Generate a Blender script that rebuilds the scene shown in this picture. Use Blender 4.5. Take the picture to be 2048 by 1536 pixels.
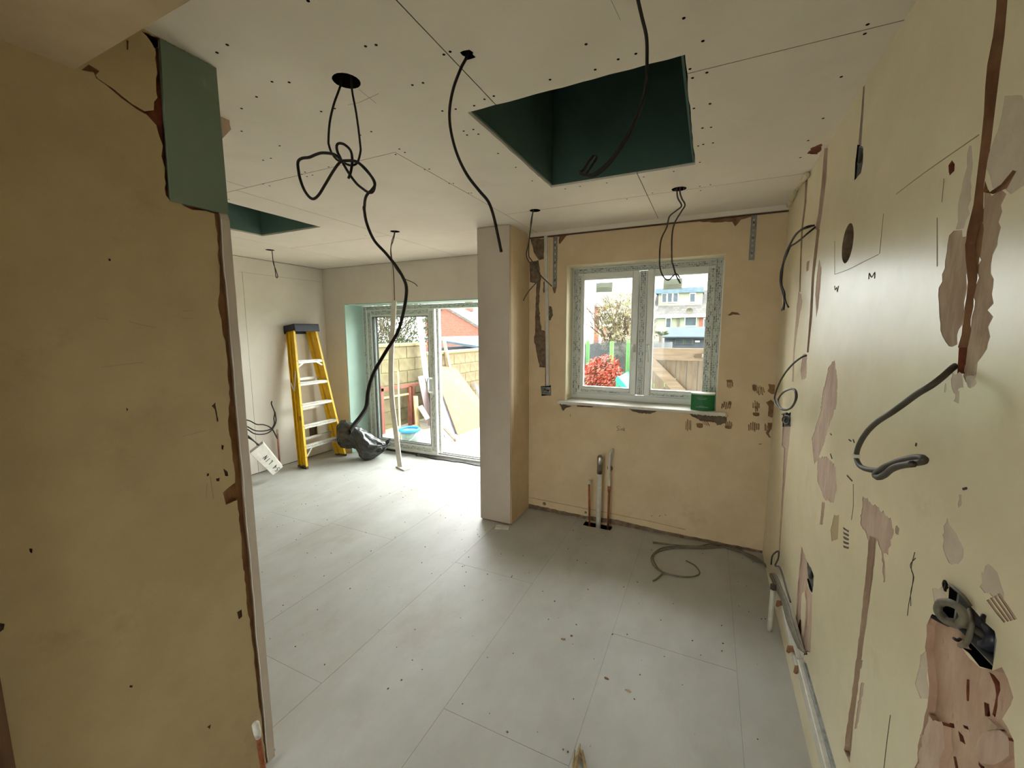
import bpy, math, random
from mathutils import Vector, Matrix, noise
from mathutils.geometry import delaunay_2d_cdt

for o in list(bpy.data.objects): bpy.data.objects.remove(o)
S = bpy.context.scene
COL = S.collection

# ------------------------------------------------------------------ camera
FPX, YAW, PITCH, ROLL, CH = 830.1, 0.444, 0.1258, -0.0032, 1.567
cy, sy = math.cos(YAW), math.sin(YAW)
FWD = Vector((-sy*math.cos(PITCH), cy*math.cos(PITCH), -math.sin(PITCH)))
_r = Vector((cy, sy, 0)); _u = _r.cross(FWD)
RGT = _r*math.cos(ROLL) + _u*math.sin(ROLL)
UPV = -_r*math.sin(ROLL) + _u*math.cos(ROLL)
CAM = Vector((0, 0, CH))
cd = bpy.data.cameras.new('camera'); cam = bpy.data.objects.new('camera', cd); COL.objects.link(cam)
cd.sensor_width = 36; cd.lens = FPX*36/2048; cd.clip_start = 0.02; cd.clip_end = 300
cam.matrix_world = Matrix(((RGT.x, UPV.x, -FWD.x, CAM.x), (RGT.y, UPV.y, -FWD.y, CAM.y), (RGT.z, UPV.z, -FWD.z, CAM.z), (0, 0, 0, 1)))
S.camera = cam

# ------------------------------------------------------------------ sky and exposure
w = bpy.data.worlds.new('overcast_sky'); S.world = w; w.use_nodes = True
bg = w.node_tree.nodes['Background']
bg.inputs[0].default_value = (0.965, 0.985, 1.0, 1); bg.inputs[1].default_value = 1.0
S.view_settings.view_transform = 'Standard'; S.view_settings.look = 'None'
S.view_settings.gamma = 1; S.view_settings.use_curve_mapping = False
S.view_settings.exposure = 3.82

def ray(px, py): return FWD + RGT*((px-1024)/FPX) - UPV*((py-768)/FPX)
def at(px, py, ax, val):
    d = ray(px, py); i = 'xyz'.index(ax)
    return CAM + d*((val-CAM[i])/d[i])
def dp(px, py, dep): return CAM + ray(px, py)*dep
def depth_of(p): return (Vector(p)-CAM).dot(FWD)

# ------------------------------------------------------------------ room dimensions (metres)
H = 2.36; XR = 0.41; YW = 3.26; YP = 2.89; XP0, XP1 = -1.67, -1.389
YD = 3.845; YF = 4.14; XL = -4.493; YE = 0.848; ZS = 2.184; YS = 0.52; YB = -1.5

# ------------------------------------------------------------------ materials
MATS = {}
def nodes(name):
    m = bpy.data.materials.new(name); m.use_nodes = True
    nt = m.node_tree; return m, nt, nt.nodes['Principled BSDF']
def rgb(c): return (c[0], c[1], c[2], 1)
def srgb(*c): return tuple((v/255/12.92 if v/255 <= .04045 else ((v/255+.055)/1.055)**2.4) for v in c)
def pm(name, c1, c2=None, scale=8, rough=.7, bump=0, bscale=None, metal=0, spec=.4, detail=6, contrast=(.35, .65), stretch=(1, 1, 1), c3=None, s3=2, k3=(.5, .6), bstretch=None):
    if name in MATS: return MATS[name]
    m, nt, b = nodes(name); N = nt.nodes; L = nt.links
    b.inputs['Roughness'].default_value = rough; b.inputs['Metallic'].default_value = metal
    b.inputs['Specular IOR Level'].default_value = spec
    b.inputs['Base Color'].default_value = rgb(c1)
    tc = N.new('ShaderNodeTexCoord'); mp = N.new('ShaderNodeMapping'); mp.inputs['Scale'].default_value = stretch
    L.new(tc.outputs['Object'], mp.inputs[0])
    last = None
    if c2 is not None:
        nz = N.new('ShaderNodeTexNoise'); nz.inputs['Scale'].default_value = scale; nz.inputs['Detail'].default_value = detail; nz.inputs['Roughness'].default_value = .62
        L.new(mp.outputs[0], nz.inputs['Vector'])
        rp = N.new('ShaderNodeValToRGB'); rp.color_ramp.elements[0].position = contrast[0]; rp.color_ramp.elements[1].position = contrast[1]
        rp.color_ramp.elements[0].color = rgb(c1); rp.color_ramp.elements[1].color = rgb(c2)
        L.new(nz.outputs['Fac'], rp.inputs[0]); last = rp.outputs[0]
        if c3 is not None:
            n3 = N.new('ShaderNodeTexNoise'); n3.inputs['Scale'].default_value = s3; n3.inputs['Detail'].default_value = 8; n3.inputs['Roughness'].default_value = .7
            L.new(mp.outputs[0], n3.inputs['Vector'])
            r3 = N.new('ShaderNodeMapRange'); r3.inputs[1].default_value = k3[0]; r3.inputs[2].default_value = k3[1]
            L.new(n3.outputs['Fac'], r3.inputs[0])
            mx = N.new('ShaderNodeMix'); mx.data_type = 'RGBA'; mx.inputs['B'].default_value = rgb(c3)
            L.new(r3.outputs[0], mx.inputs['Factor']); L.new(last, mx.inputs['A']); last = mx.outputs['Result']
        L.new(last, b.inputs['Base Color'])
    if bump:
        nb = N.new('ShaderNodeTexNoise'); nb.inputs['Scale'].default_value = bscale or scale*4; nb.inputs['Detail'].default_value = 8
        mb = N.new('ShaderNodeMapping'); mb.inputs['Scale'].default_value = bstretch or stretch
        L.new(tc.outputs['Object'], mb.inputs[0]); L.new(mb.outputs[0], nb.inputs['Vector'])
        bp = N.new('ShaderNodeBump'); bp.inputs['Strength'].default_value = bump; bp.inputs['Distance'].default_value = .01
        L.new(nb.outputs['Fac'], bp.inputs['Height']); L.new(bp.outputs[0], b.inputs['Normal'])
    MATS[name] = m; return m

CREAM = srgb(214, 200, 160); CREAM2 = srgb(206, 190, 150)
M = {}
M['paint'] = pm('cream_wall_paint', srgb(228, 217, 184), srgb(219, 207, 172), 5, .33, .06, 26, spec=.55, c3=srgb(202, 188, 152), s3=3.5, k3=(.6, .78))
M['paint_window'] = pm('tan_wall_paint', srgb(220, 196, 158), srgb(210, 185, 145), 5, .5, .06, 30, c3=srgb(192, 164, 124), s3=3, k3=(.62, .8))
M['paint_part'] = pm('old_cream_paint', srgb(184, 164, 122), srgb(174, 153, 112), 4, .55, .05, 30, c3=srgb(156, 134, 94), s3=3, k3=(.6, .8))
M['board'] = pm('plasterboard_paper', srgb(224, 217, 204), srgb(217, 209, 195), 3, .8, .02, 60, c3=srgb(205, 196, 180), s3=2, k3=(.62, .85))
M['board_ceiling'] = pm('ceiling_board_paper', srgb(231, 222, 208), srgb(225, 216, 201), 3, .82, .02, 60, c3=srgb(210, 198, 178), s3=2.2, k3=(.62, .85))
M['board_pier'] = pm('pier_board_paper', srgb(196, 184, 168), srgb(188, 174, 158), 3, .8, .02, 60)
M['soffit'] = pm('old_ceiling_plaster', srgb(186, 166, 132), srgb(172, 150, 118), 4, .7, .05, 30)
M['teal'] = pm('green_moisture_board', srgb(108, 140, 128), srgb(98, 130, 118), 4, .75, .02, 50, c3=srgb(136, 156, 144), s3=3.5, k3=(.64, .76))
M['teal_lit'] = pm('lit_moisture_board', srgb(180, 206, 194), srgb(172, 198, 186), 4, .75, .02, 50)  # same moisture board made paler: daylight on the reveal put into its colour
M['shaftshade'] = pm('shaded_shaft_board', srgb(70, 98, 88), srgb(62, 90, 80), 4, .8, .02, 50)  # green board darkened: the unlit shaft's shade is put into its colour
M['floorsheet'] = pm('dusty_floor_board', srgb(191, 191, 185), srgb(170, 168, 159), 3.2, .52, .06, 40, spec=.4, c3=srgb(164, 154, 136), s3=1.7, k3=(.56, .80), detail=12, stretch=(1, .6, 1), contrast=(.3, .7))
M['gap'] = pm('joint_gap', srgb(150, 136, 116), srgb(124, 110, 92), 20, .9)
M['floorgap'] = pm('floor_joint', srgb(158, 153, 140), srgb(134, 128, 114), 20, .9)
M['void'] = pm('dark_void', srgb(26, 22, 18), srgb(14, 12, 10), 20, .95, spec=.1)
M['pinkp'] = pm('pink_plaster', srgb(196, 172, 152), srgb(180, 152, 132), 26, .9, .4, 60, c3=srgb(206, 184, 162), s3=18, k3=(.5, .7), stretch=(1, 1, .35))
M['tanp'] = pm('tan_plaster', srgb(178, 154, 130), srgb(156, 132, 110), 20, .9, .4, 60, c3=srgb(196, 178, 152), s3=14, k3=(.52, .7), stretch=(1, 1, .3))
M['greyp'] = pm('mauve_plaster', srgb(206, 192, 170), srgb(196, 180, 160), 24, .9, .2, 60)
M['brown'] = pm('brown_backing', srgb(150, 112, 80), srgb(118, 80, 54), 22, .9, .6, 40, stretch=(1, 1, .4))
M['redbrown'] = pm('red_brick_backing', srgb(150, 84, 58), srgb(96, 50, 34), 26, .9, .8, 50)
M['rough'] = pm('hacked_plaster', srgb(198, 170, 146), srgb(178, 146, 122), 16, .92, 1.0, 22, c3=srgb(128, 88, 64), s3=26, k3=(.60, .70), stretch=(1, 1, .45))
M['greybrown'] = pm('old_mortar', srgb(140, 120, 98), srgb(100, 82, 64), 30, .95, .8, 60)
M['adh'] = pm('tile_adhesive', srgb(150, 114, 78), srgb(124, 90, 60), 60, .9, .5, 120)
M['upvc'] = pm('white_upvc', srgb(226, 228, 222), srgb(218, 220, 213), 6, .3, spec=.5)
M['white'] = pm('white_paint', srgb(222, 218, 206), srgb(206, 201, 188), 10, .5, .05, 60)
M['whitep'] = pm('white_plastic', srgb(214, 210, 198), srgb(196, 190, 176), 20, .4)
M['black'] = pm('black_cable', srgb(34, 28, 22), srgb(24, 20, 16), 30, .5, spec=.3)
M['grey'] = pm('grey_cable', srgb(128, 122, 104), srgb(104, 98, 82), 30, .55)
M['dgrey'] = pm('dark_grey_cable', srgb(78, 72, 60), srgb(62, 56, 46), 30, .55)
M['yellow'] = pm('yellow_fibreglass', srgb(240, 198, 24), srgb(226, 176, 18), 14, .42, .05, 50, spec=.5)
M['alu'] = pm('paint_spattered_aluminium', srgb(196, 194, 186), srgb(222, 218, 206), 40, .4, .1, 90, metal=.35, c3=srgb(96, 90, 80), s3=50, k3=(.66, .72))
M['blackp'] = pm('black_plastic', srgb(44, 46, 56), srgb(34, 36, 44), 20, .4)
M['bag'] = pm('black_polythene', srgb(46, 48, 47), srgb(60, 62, 60), 18, .24, .2, 30, spec=.8, c3=srgb(104, 102, 95), s3=14, k3=(.66, .8))
M['copper'] = pm('copper_pipe', srgb(176, 104, 66), srgb(130, 74, 46), 40, .45, metal=.6)
M['pinkpipe'] = pm('pale_copper_pipe', srgb(196, 140, 120), srgb(176, 116, 96), 40, .5, metal=.3)
M['galv'] = pm('galvanised_steel', srgb(150, 152, 148), srgb(120, 122, 118), 40, .45, .1, 80, metal=.6)
M['gbox'] = pm('green_card', srgb(22, 112, 52), srgb(18, 98, 44), 12, .45)
M['chrome'] = pm('chrome_tail', srgb(170, 168, 160), None, metal=.9, rough=.25)
M['foam'] = pm('cream_expanding_foam', srgb(226, 214, 180), srgb(206, 190, 150), 30, .9, .8, 50)
M['ink'] = pm('pencil_mark', srgb(70, 62, 54), None, rough=.9)
M['pen'] = pm('marker_pen', srgb(34, 30, 26), None, rough=.8)
M['faint'] = pm('faint_pencil', srgb(150, 138, 116), None, rough=.9)
M['wood'] = pm('splintered_wood', srgb(176, 152, 112), srgb(120, 98, 66), 30, .85, .3, 40, stretch=(1, 1, 6))
M['darkwood'] = pm('dark_door_lining', srgb(96, 66, 40), srgb(74, 50, 30), 12, .6, stretch=(4, 4, .4))
M['membrane'] = pm('black_damp_membrane', srgb(46, 44, 40), srgb(70, 66, 58), 20, .6, .4, 30)
M['mortar'] = pm('mortar_smear', srgb(120, 106, 90), srgb(100, 86, 70), 30, .95, .6, 60)

def glassmat(name, tint=(.97, .99, .98), refl=.08):
    m, nt, b = nodes(name); N = nt.nodes; L = nt.links; N.remove(b)
    out = N['Material Output']; t = N.new('ShaderNodeBsdfTransparent'); t.inputs[0].default_value = rgb(tint)
    g = N.new('ShaderNodeBsdfGlossy'); g.inputs['Roughness'].default_value = .02
    f = N.new('ShaderNodeFresnel'); f.inputs[0].default_value = 1.18
    mx = N.new('ShaderNodeMixShader'); L.new(f.outputs[0], mx.inputs[0]); L.new(t.outputs[0], mx.inputs[1]); L.new(g.outputs[0], mx.inputs[2]); L.new(mx.outputs[0], out.inputs[0])
    return m
M['glass'] = glassmat('window_glass')
def tapemat(name, vertical, ax=0):
    m, nt, b = nodes(name); N = nt.nodes; L = nt.links; b.inputs['Roughness'].default_value = .35
    tc = N.new('ShaderNodeTexCoord'); sp = N.new('ShaderNodeSeparateXYZ'); cb = N.new('ShaderNodeCombineXYZ'); L.new(tc.outputs['Object'], sp.inputs[0])
    a, c = ('Z', 'X') if vertical else ('X', 'Z')
    L.new(sp.outputs[a], cb.inputs[0]); L.new(sp.outputs[c], cb.inputs[1])
    br = N.new('ShaderNodeTexBrick'); br.inputs['Scale'].default_value = 1; br.inputs['Brick Width'].default_value = .034; br.inputs['Row Height'].default_value = .0125
    br.inputs['Mortar Size'].default_value = .0022; br.inputs['Bias'].default_value = -.1
    br.inputs['Color1'].default_value = rgb(srgb(84, 88, 82)); br.inputs['Color2'].default_value = rgb(srgb(206, 210, 200)); br.inputs['Mortar'].default_value = rgb(srgb(204, 208, 199))
    L.new(cb.outputs[0], br.inputs['Vector'])
    nz = N.new('ShaderNodeTexNoise'); nz.inputs['Scale'].default_value = 110; L.new(tc.outputs['Object'], nz.inputs['Vector'])
    rp = N.new('ShaderNodeMapRange'); rp.inputs[1].default_value = .40; rp.inputs[2].default_value = .48; L.new(nz.outputs['Fac'], rp.inputs[0])
    mx = N.new('ShaderNodeMix'); mx.data_type = 'RGBA'; mx.inputs['A'].default_value = rgb(srgb(204, 208, 199)); L.new(rp.outputs[0], mx.inputs['Factor']); L.new(br.outputs['Color'], mx.inputs['B'])
    L.new(mx.outputs['Result'], b.inputs['Base Color']); return m
M['tapeV'] = tapemat('printed_tape_upright', True); M['tapeH'] = tapemat('printed_tape_level', False)

# ------------------------------------------------------------------ mesh helpers
BASE = {}
def setp(o, label=None, cat=None, group=None, kind=None):
    if label: o['label'] = label
    if cat: o['category'] = cat
    if group: o['group'] = group
    if kind: o['kind'] = kind
    return o
def thing(name, label, cat, loc, group=None, kind=None):
    o = bpy.data.objects.new(name, None); COL.objects.link(o); o.location = loc; o.empty_display_size = .1
    BASE[o.name] = Vector(loc); return setp(o, label, cat, group, kind)
class MB:
    def __init__(s): s.v = []; s.f = []
    def add(s, v, f):
        n = len(s.v); s.v += [Vector(p) for p in v]; s.f += [[i+n for i in q] for q in f]; return s
    def box(s, c, d, R=None):
        c = Vector(c); h = Vector(d)/2; vs = []
        for x in (-1, 1):
            for y in (-1, 1):
                for z in (-1, 1):
                    p = Vector((x*h.x, y*h.y, z*h.z)); vs.append(c + (R @ p if R else p))
        return s.add(vs, [(0, 1, 3, 2), (4, 6, 7, 5), (0, 4, 5, 1), (2, 3, 7, 6), (0, 2, 6, 4), (1, 5, 7, 3)])
    def bb(s, x0, x1, y0, y1, z0, z1): return s.box(((x0+x1)/2, (y0+y1)/2, (z0+z1)/2), (abs(x1-x0), abs(y1-y0), abs(z1-z0)))
    def hexa(s, p):  # 8 corners: bottom 4, top 4
        return s.add(p, [(0, 3, 2, 1), (4, 5, 6, 7), (0, 1, 5, 4), (1, 2, 6, 5), (2, 3, 7, 6), (3, 0, 4, 7)])
    def bar(s, a, b, wd, th, side=Vector((0, 0, 1))):
        a = Vector(a); b = Vector(b); d = (b-a).normalized(); u = d.cross(side)
        if u.length < 1e-4: u = d.cross(Vector((1, 0, 0)))
        u.normalize(); v = u.cross(d)
        u = u*wd/2; v = v*th/2
        return s.hexa([a-u-v, a+u-v, a+u+v, a-u+v, b-u-v, b+u-v, b+u+v, b-u+v])
    def tube(s, pts, r, seg=8, cap=True):
        n = len(pts); rs = r if isinstance(r, (list, tuple)) else [r]*n
        pts = [Vector(p) for p in pts]; base = len(s.v)
        prev = None
        for i, p in enumerate(pts):
            t = (pts[min(i+1, n-1)]-pts[max(i-1, 0)])
            if t.length < 1e-9: t = Vector((0, 0, 1))
            t.normalize()
            if prev is None:
                u = t.orthogonal().normalized()
            else:
                u = prev - t*prev.dot(t)
                if u.length < 1e-5: u = t.orthogonal()
                u.normalize()
            prev = u; v = t.cross(u)
            for k in range(seg):
                a = 2*math.pi*k/seg; s.v.append(p + (u*math.cos(a)+v*math.sin(a))*rs[i])
        for i in range(n-1):
            for k in range(seg):
                a = base+i*seg+k; b = base+i*seg+(k+1) % seg
                s.f.append([a, b, b+seg, a+seg])
        if cap:
            s.f.append([base+k for k in range(seg)][::-1]); s.f.append([base+(n-1)*seg+k for k in range(seg)])
        return s
    def lathe(s, c, prof, seg=24, ax=None):
        c = Vector(c); base = len(s.v); n = len(prof)
        Rm = ax or Matrix.Identity(3)
        for r, z in prof:
            for k in range(seg):
                a = 2*math.pi*k/seg; s.v.append(c + Rm @ Vector((r*math.cos(a), r*math.sin(a), z)))
        for i in range(n-1):
            for k in range(seg):
                a = base+i*seg+k; b = base+i*seg+(k+1) % seg; s.f.append([a, b, b+seg, a+seg])
        return s
    def prism(s, poly, ext):
        n = len(poly); e = Vector(ext); p = [Vector(q) for q in poly]
        return s.add(p+[q+e for q in p], [list(range(n))[::-1], list(range(n, 2*n))] + [[i, (i+1) % n, (i+1) % n+n, i+n] for i in range(n)])
    def build(s, name, mat, parent=None, smooth=False, bevel=0, kind=None, label=None, cat=None, group=None):
        root = parent
        while root is not None and root.parent is not None: root = root.parent
        off = BASE.get(root.name, Vector()) if root else Vector()
        me = bpy.data.meshes.new(name); me.from_pydata([p-off for p in s.v], [], s.f)
        me.materials.append(M[mat] if isinstance(mat, str) else mat)
        if smooth: me.polygons.foreach_set('use_smooth', [True]*len(me.polygons))
        me.update(); o = bpy.data.objects.new(name, me); COL.objects.link(o)
        if parent: o.parent = parent
        if bevel:
            b = o.modifiers.new('bevel', 'BEVEL'); b.width = bevel; b.segments = 2; b.limit_method = 'ANGLE'
        return setp(o, label, cat, group, kind)
def crv(pts, sub=6):
    p = [Vector(q) for q in pts]; out = []; n = len(p)
    for i in range(n-1):
        a = p[max(i-1, 0)]; b = p[i]; c = p[i+1]; d = p[min(i+2, n-1)]
        for k in range(sub):
            t = k/sub; out.append(.5*((2*b)+(c-a)*t+(2*a-5*b+4*c-d)*t*t+(3*b-a-3*c+d)*t**3))
    out.append(p[-1]); return out
RND = random.Random(7)
def jag(poly, amp=.004, seg=.02, rnd=RND):
    out = []
    for i in range(len(poly)):
        a = Vector(poly[i]); b = Vector(poly[(i+1) % len(poly)]); L = (b-a).length; n = max(1, int(L/seg)); d = (b-a)/max(L, 1e-6); nn = Vector((-d.y, d.x))
        for k in range(n):
            t = k/n; e = amp if k else amp*.3
            out.append(a+(b-a)*t+nn*rnd.uniform(-e, e)+d*(rnd.uniform(-.25, .25)*L/n if k else 0))
    return out
def area(p): return sum(p[i][0]*p[(i+1) % len(p)][1]-p[(i+1) % len(p)][0]*p[i][1] for i in range(len(p)))
def relief(name, O, U, V, N, outline, regs, T, mat, d0=0, kind='structure', label=None, parent=None):
    """A wall, floor or ceiling skin cut into regions at their own depth; later regions win.  regs: dict(p, d, m, n) ; d None = open through."""
    O = Vector(O); U = Vector(U); V = Vector(V); N = Vector(N)
    polys = [outline]+[r['p'] for r in regs]
    vs = []; fs = []
    for p in polys:
        p = [Vector((q[0], q[1])) for q in p]
        if area(p) < 0: p = p[::-1]
        fs.append(list(range(len(vs), len(vs)+len(p)))); vs += p
    rv, re, rf, ov, oe, of = delaunay_2d_cdt(vs, [], fs, 0, 1e-5)
    dep = [d0]+[r['d'] for r in regs]
    bbs = [(min(q[0] for q in p), max(q[0] for q in p), min(q[1] for q in p), max(q[1] for q in p)) for p in polys]
    def inside(c, j):
        b = bbs[j]; x, y = c.x, c.y
        if x < b[0] or x > b[1] or y < b[2] or y > b[3]: return False
        p = polys[j]; r = False; k = len(p)-1
        for i in range(len(p)):
            yi, yk = p[i][1], p[k][1]
            if (yi > y) != (yk > y) and x < (p[k][0]-p[i][0])*(y-yi)/(yk-yi)+p[i][0]: r = not r
            k = i
        return r
    tri = []; edges = {}
    for f, o in zip(rf, of):
        c = (rv[f[0]]+rv[f[1]]+rv[f[2]])/3
        if not inside(c, 0): continue
        g = 0
        for j in range(len(polys)-1, 0, -1):
            if inside(c, j): g = j; break
        tri.append((f, g))
        for k in range(len(f)):
            a, b = f[k], f[(k+1) % len(f)]; edges.setdefault((min(a, b), max(a, b)), []).append((g, a, b))
    mb = {}
    P = lambda i, d: O+U*rv[i].x+V*rv[i].y-N*d
    cache = {}
    def vid(g, i, d):
        m = mb.setdefault(g, MB()); k = (g, i, round(d, 5))
        if k not in cache: cache[k] = len(m.v); m.v.append(P(i, d))
        return cache[k]
    flip = U.cross(V).dot(N) < 0
    for f, g in tri:
        d = dep[g]
        if d is not None:
            q = [vid(g, i, d) for i in f]; mb[g].f.append(q[::-1] if flip else q)
            q = [vid(0, i, T) for i in f]; mb[0].f.append(q if flip else q[::-1])
    for (a, b), u in edges.items():
        if len(u) == 1:
            g = u[0][0]; d = dep[g]
            if d is None: continue
            q = [vid(g, a, d), vid(g, b, d), vid(g, b, T), vid(g, a, T)]; mb[g].f.append(q)
        elif len(u) == 2 and u[0][0] != u[1][0]:
            ga, gb = u[0][0], u[1][0]; da = T if dep[ga] is None else dep[ga]; db = T if dep[gb] is None else dep[gb]
            if abs(da-db) < 1e-6: continue
            deep, shal = (ga, gb) if da > db else (gb, ga); own = shal if dep[deep] is None or min(da, db) < -1e-6 else deep; lo, hi = min(da, db), max(da, db)
            q = [vid(own, a, lo), vid(own, b, lo), vid(own, b, hi), vid(own, a, hi)]; mb[own].f.append(q)
    base = mb[0].build(name, mat, parent, kind=None if parent else kind, label=label)
    for i, r in enumerate(regs):
        g = i+1
        if g in mb and mb[g].f and r['d'] is not None:
            mb[g].build(r['n'], r['m'], base, kind=r.get('k'), label=r.get('l'))
    return base
def rect(a, b, c, d): return [(a, c), (b, c), (b, d), (a, d)]
def circ(x, y, r, n=20, ry=None): return [(x+r*math.cos(2*math.pi*k/n), y+(ry or r)*math.sin(2*math.pi*k/n)) for k in range(n)]

# zoom frames used while measuring the walls: (x origin, y origin, scale)
Z7 = (1400, 240, 2.56); Z7b = (1400, 0, 3.0725); Z8 = (1400, 800, 2.086); Z4 = (940, 400, 3.657); Z3 = (1110, 490, 4.042)
ZB = (1830, 1130, 3.784); ZC = (1500, 1040, 4.267); ZL = (0, 0, 3.071); ZA = (1370, 760, 8.904); ZP = (0, 980, 2.763); Z5 = (950, 780, 3.15); ZP2 = (0, 480, 2.954)
PX = (0, 0, 1)
def zz(z, x, y): return (z[0]+x/z[2], z[1]+y/z[2])
def right(z, pts, out=None):
    r = []
    for x, y in pts:
        p = at(*zz(z, x, y), 'x', XR); r.append((p.y, p.z))
    return r
def wind(z, pts): return [(lambda p: (p.x, p.z))(at(*zz(z, x, y), 'y', YW)) for x, y in pts]
def part(z, pts): return [(lambda p: (p.y, p.z))(at(*zz(z, x, y), 'x', XP1)) for x, y in pts]
def ceil(z, pts): return [(lambda p: (p.x, p.y))(at(*zz(z, x, y), 'z', H)) for x, y in pts]
def flo(z, pts): return [(lambda p: (p.x, p.y))(at(*zz(z, x, y), 'z', 0)) for x, y in pts]
def reg(p, d, m, n, jg=.004, sg=.02, l=None, k=None):
    if n == 'plaster_scar' and d and 0 < d <= .004: d *= .4; jg *= 1.5; sg *= .6
    return dict(p=jag(p, jg, sg) if jg else p, d=d, m=m, n=n, l=l, k=k)

# ================================================================== THE SETTING
# ---- floor sheets with fine joints
def grid_regs(xs, ys, gap, d, m, n, skip=()):
    r = []
    for i in range(len(xs)-1):
        for j in range(len(ys)-1):
            if (i, j) in skip: continue
            r.append(dict(p=rect(xs[i]+gap, xs[i+1]-gap, ys[j]+gap, ys[j+1]-gap), d=d, m=m, n=n))
    return r
fl_out = [(-4.6, -.3), (-1.5, -.3), (-1.5, YB), (XR+.1, YB), (XR+.1, YW+.2), (XP0, YW+.2), (XP0, YF+.02), (-4.6, YF+.02)]
fr = []
def sheet(x0, x1, y0, y1, g=.0007): fr.append(dict(p=rect(x0+g, x1-g, y0+g, y1-g), d=0, m='floorsheet', n='floor_sheet'))
for y0, y1 in ((YB, -.3), (-.3, 1.30), (1.30, 3.4)): sheet(.19, XR+.1, y0, y1)
for y0, y1 in ((YB, .1), (.1, 2.02), (2.02, 3.4)): sheet(-.385, .19, y0, y1)
for y0, y1 in ((YB, -.6), (-.6, 1.28), (1.28, 3.4)): sheet(-.93, -.385, y0, y1)
for y0, y1 in ((YB, .4), (.4, 2.24), (2.24, 3.4)): sheet(-1.5, -.93, y0, y1)
for y0, y1 in ((-.3, 1.15), (1.15, 3.0), (3.0, 4.16)): sheet(-2.1, -1.5, y0, y1)
for y0, y1 in ((-.3, .45), (.45, 2.3), (2.3, 4.16)): sheet(-2.75, -2.1, y0, y1)
for y0, y1 in ((-.3, 2.23), (2.23, 4.16)): sheet(-3.41, -2.75, y0, y1)
for y0, y1 in ((-.3, 1.6), (1.6, 3.3), (3.3, 4.16)): sheet(-4.0, -3.41, y0, y1)
for y0, y1 in ((-.3, 2.1), (2.1, 4.16)): sheet(-4.6, -4.0, y0, y1)
fr.append(dict(p=jag(rect(-.86, -.64, 3.15, 3.30), .006, .03), d=.06, m='void', n='pipe_cutout'))
floor = relief('floor', (0, 0, 0), (1, 0, 0), (0, 1, 0), (0, 0, 1), fl_out, fr, .15, 'floorgap', d0=.0012)

# ---- ceiling boards, downlight holes, skylight openings
SKA = (-.842, -.108, 1.40, 2.285); SKB = (-3.411, -2.72, .55, 2.342)
holes = {k: at(x, y, 'z', H) for k, (x, y) in dict(A=(693, 162), D=(1358, 378), E=(1070, 421), F=(790, 463), G=(540, 500)).items()}
holeB = at(936, 111, 'z', H)
ce_out = [(-4.6, -.3), (-1.5, -.3), (-1.5, YS-.08), (XR+.1, YS-.08), (XR+.1, YW+.2), (XP0, YW+.2), (XP0, YD+.1), (-4.6, YD+.1)]
cr = []
def cboard(x0, x1, y0, y1, g=.0016): cr.append(dict(p=rect(x0+g, x1-g, y0+g, y1-g), d=0, m='board_ceiling', n='plasterboard'))
for a in ((-.725, .6, .3, 1.5), (-2.35, -.725, .3, 1.55), (-4.7, -2.35, -.4, 1.55), (-2.35, -1.31, -.4, .3),
          (-.3785, .6, 1.5, 2.655), (-1.31, -.3785, 1.5, 2.655), (-1.31, -.3785, 2.655, 3.6), (-.3785, .6, 2.655, 3.6),
          (-2.45, -1.31, 1.55, 3.95), (-3.65, -2.45, 1.55, 2.78), (-3.65, -2.45, 2.78, 3.95), (-4.7, -3.65, 1.55, 3.95)):
    cboard(*a)
for k, rr in (('A', .043), ('D', .04), ('E', .036), ('F', .038), ('G', .04)):
    p = holes[k]; cr.append(dict(p=jag(circ(p.x, p.y, rr, 18), .0015, .02), d=.1, m='void', n='downlight_hole'))
cr.append(dict(p=jag(rect(holeB.x-.014, holeB.x+.016, holeB.y-.02, holeB.y+.016), .005, .012), d=.08, m='void', n='cable_hole'))
cr.append(reg(ceil(Z7b, [(660, 945), (690, 905), (752, 882), (748, 915), (722, 948)]), .003, 'redbrown', 'torn_patch', .003, .01))
cr.append(dict(p=jag(rect(*SKA), .0022, .05), d=None, m='board', n='x'))
cr.append(dict(p=jag(rect(*SKB), .0022, .05), d=None, m='board', n='x'))
ceiling = relief('ceiling', (0, 0, H), (1, 0, 0), (0, 1, 0), (0, 0, -1), ce_out, cr, .16, 'gap', d0=.012)
# screw heads
sc = []
for x, y in ((1187, 5), (690, 275), (627, 323), (1540, 284), (1605, 276), (965, 502), (1070, 506), (870, 595), (778, 667), (778, 806), (1267, 685), (1350, 667), (1575, 809), (1507, 830), (1012, 896), (910, 984), (958, 972), (1148, 1072), (1168, 1058), (1180, 1085), (1214, 1076), (910, 1130), (950, 1142), (1313, 1026), (700, 1225), (1540, 1447)):
    sc.append(zz((230, 0, 3.073), x, y))
for x, y in ((318, 322), (355, 305), (132, 502), (195, 489), (945, 470), (1158, 261), (1212, 411), (1348, 350), (1452, 317), (1735, 107), (1848, 242), (1772, 407), (1872, 428), (1787, 460), (613, 567), (558, 586), (497, 624), (388, 644), (309, 655), (435, 774), (492, 765), (455, 797), (522, 792), (55, 880), (88, 900), (33, 912), (638, 906), (743, 988), (840, 1068), (205, 1000), (232, 998), (350, 1083), (374, 1083), (465, 1140), (480, 1140), (1795, 640), (1845, 756), (1820, 862), (1850, 853), (1830, 958), (1676, 1012), (1498, 1045), (1280, 1080), (1123, 1100), (1035, 1115), (1550, 1140), (1830, 1100), (1835, 1125), (1400, 1175)):
    sc.append(zz((780, 0, 2.953), x, y))
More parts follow.
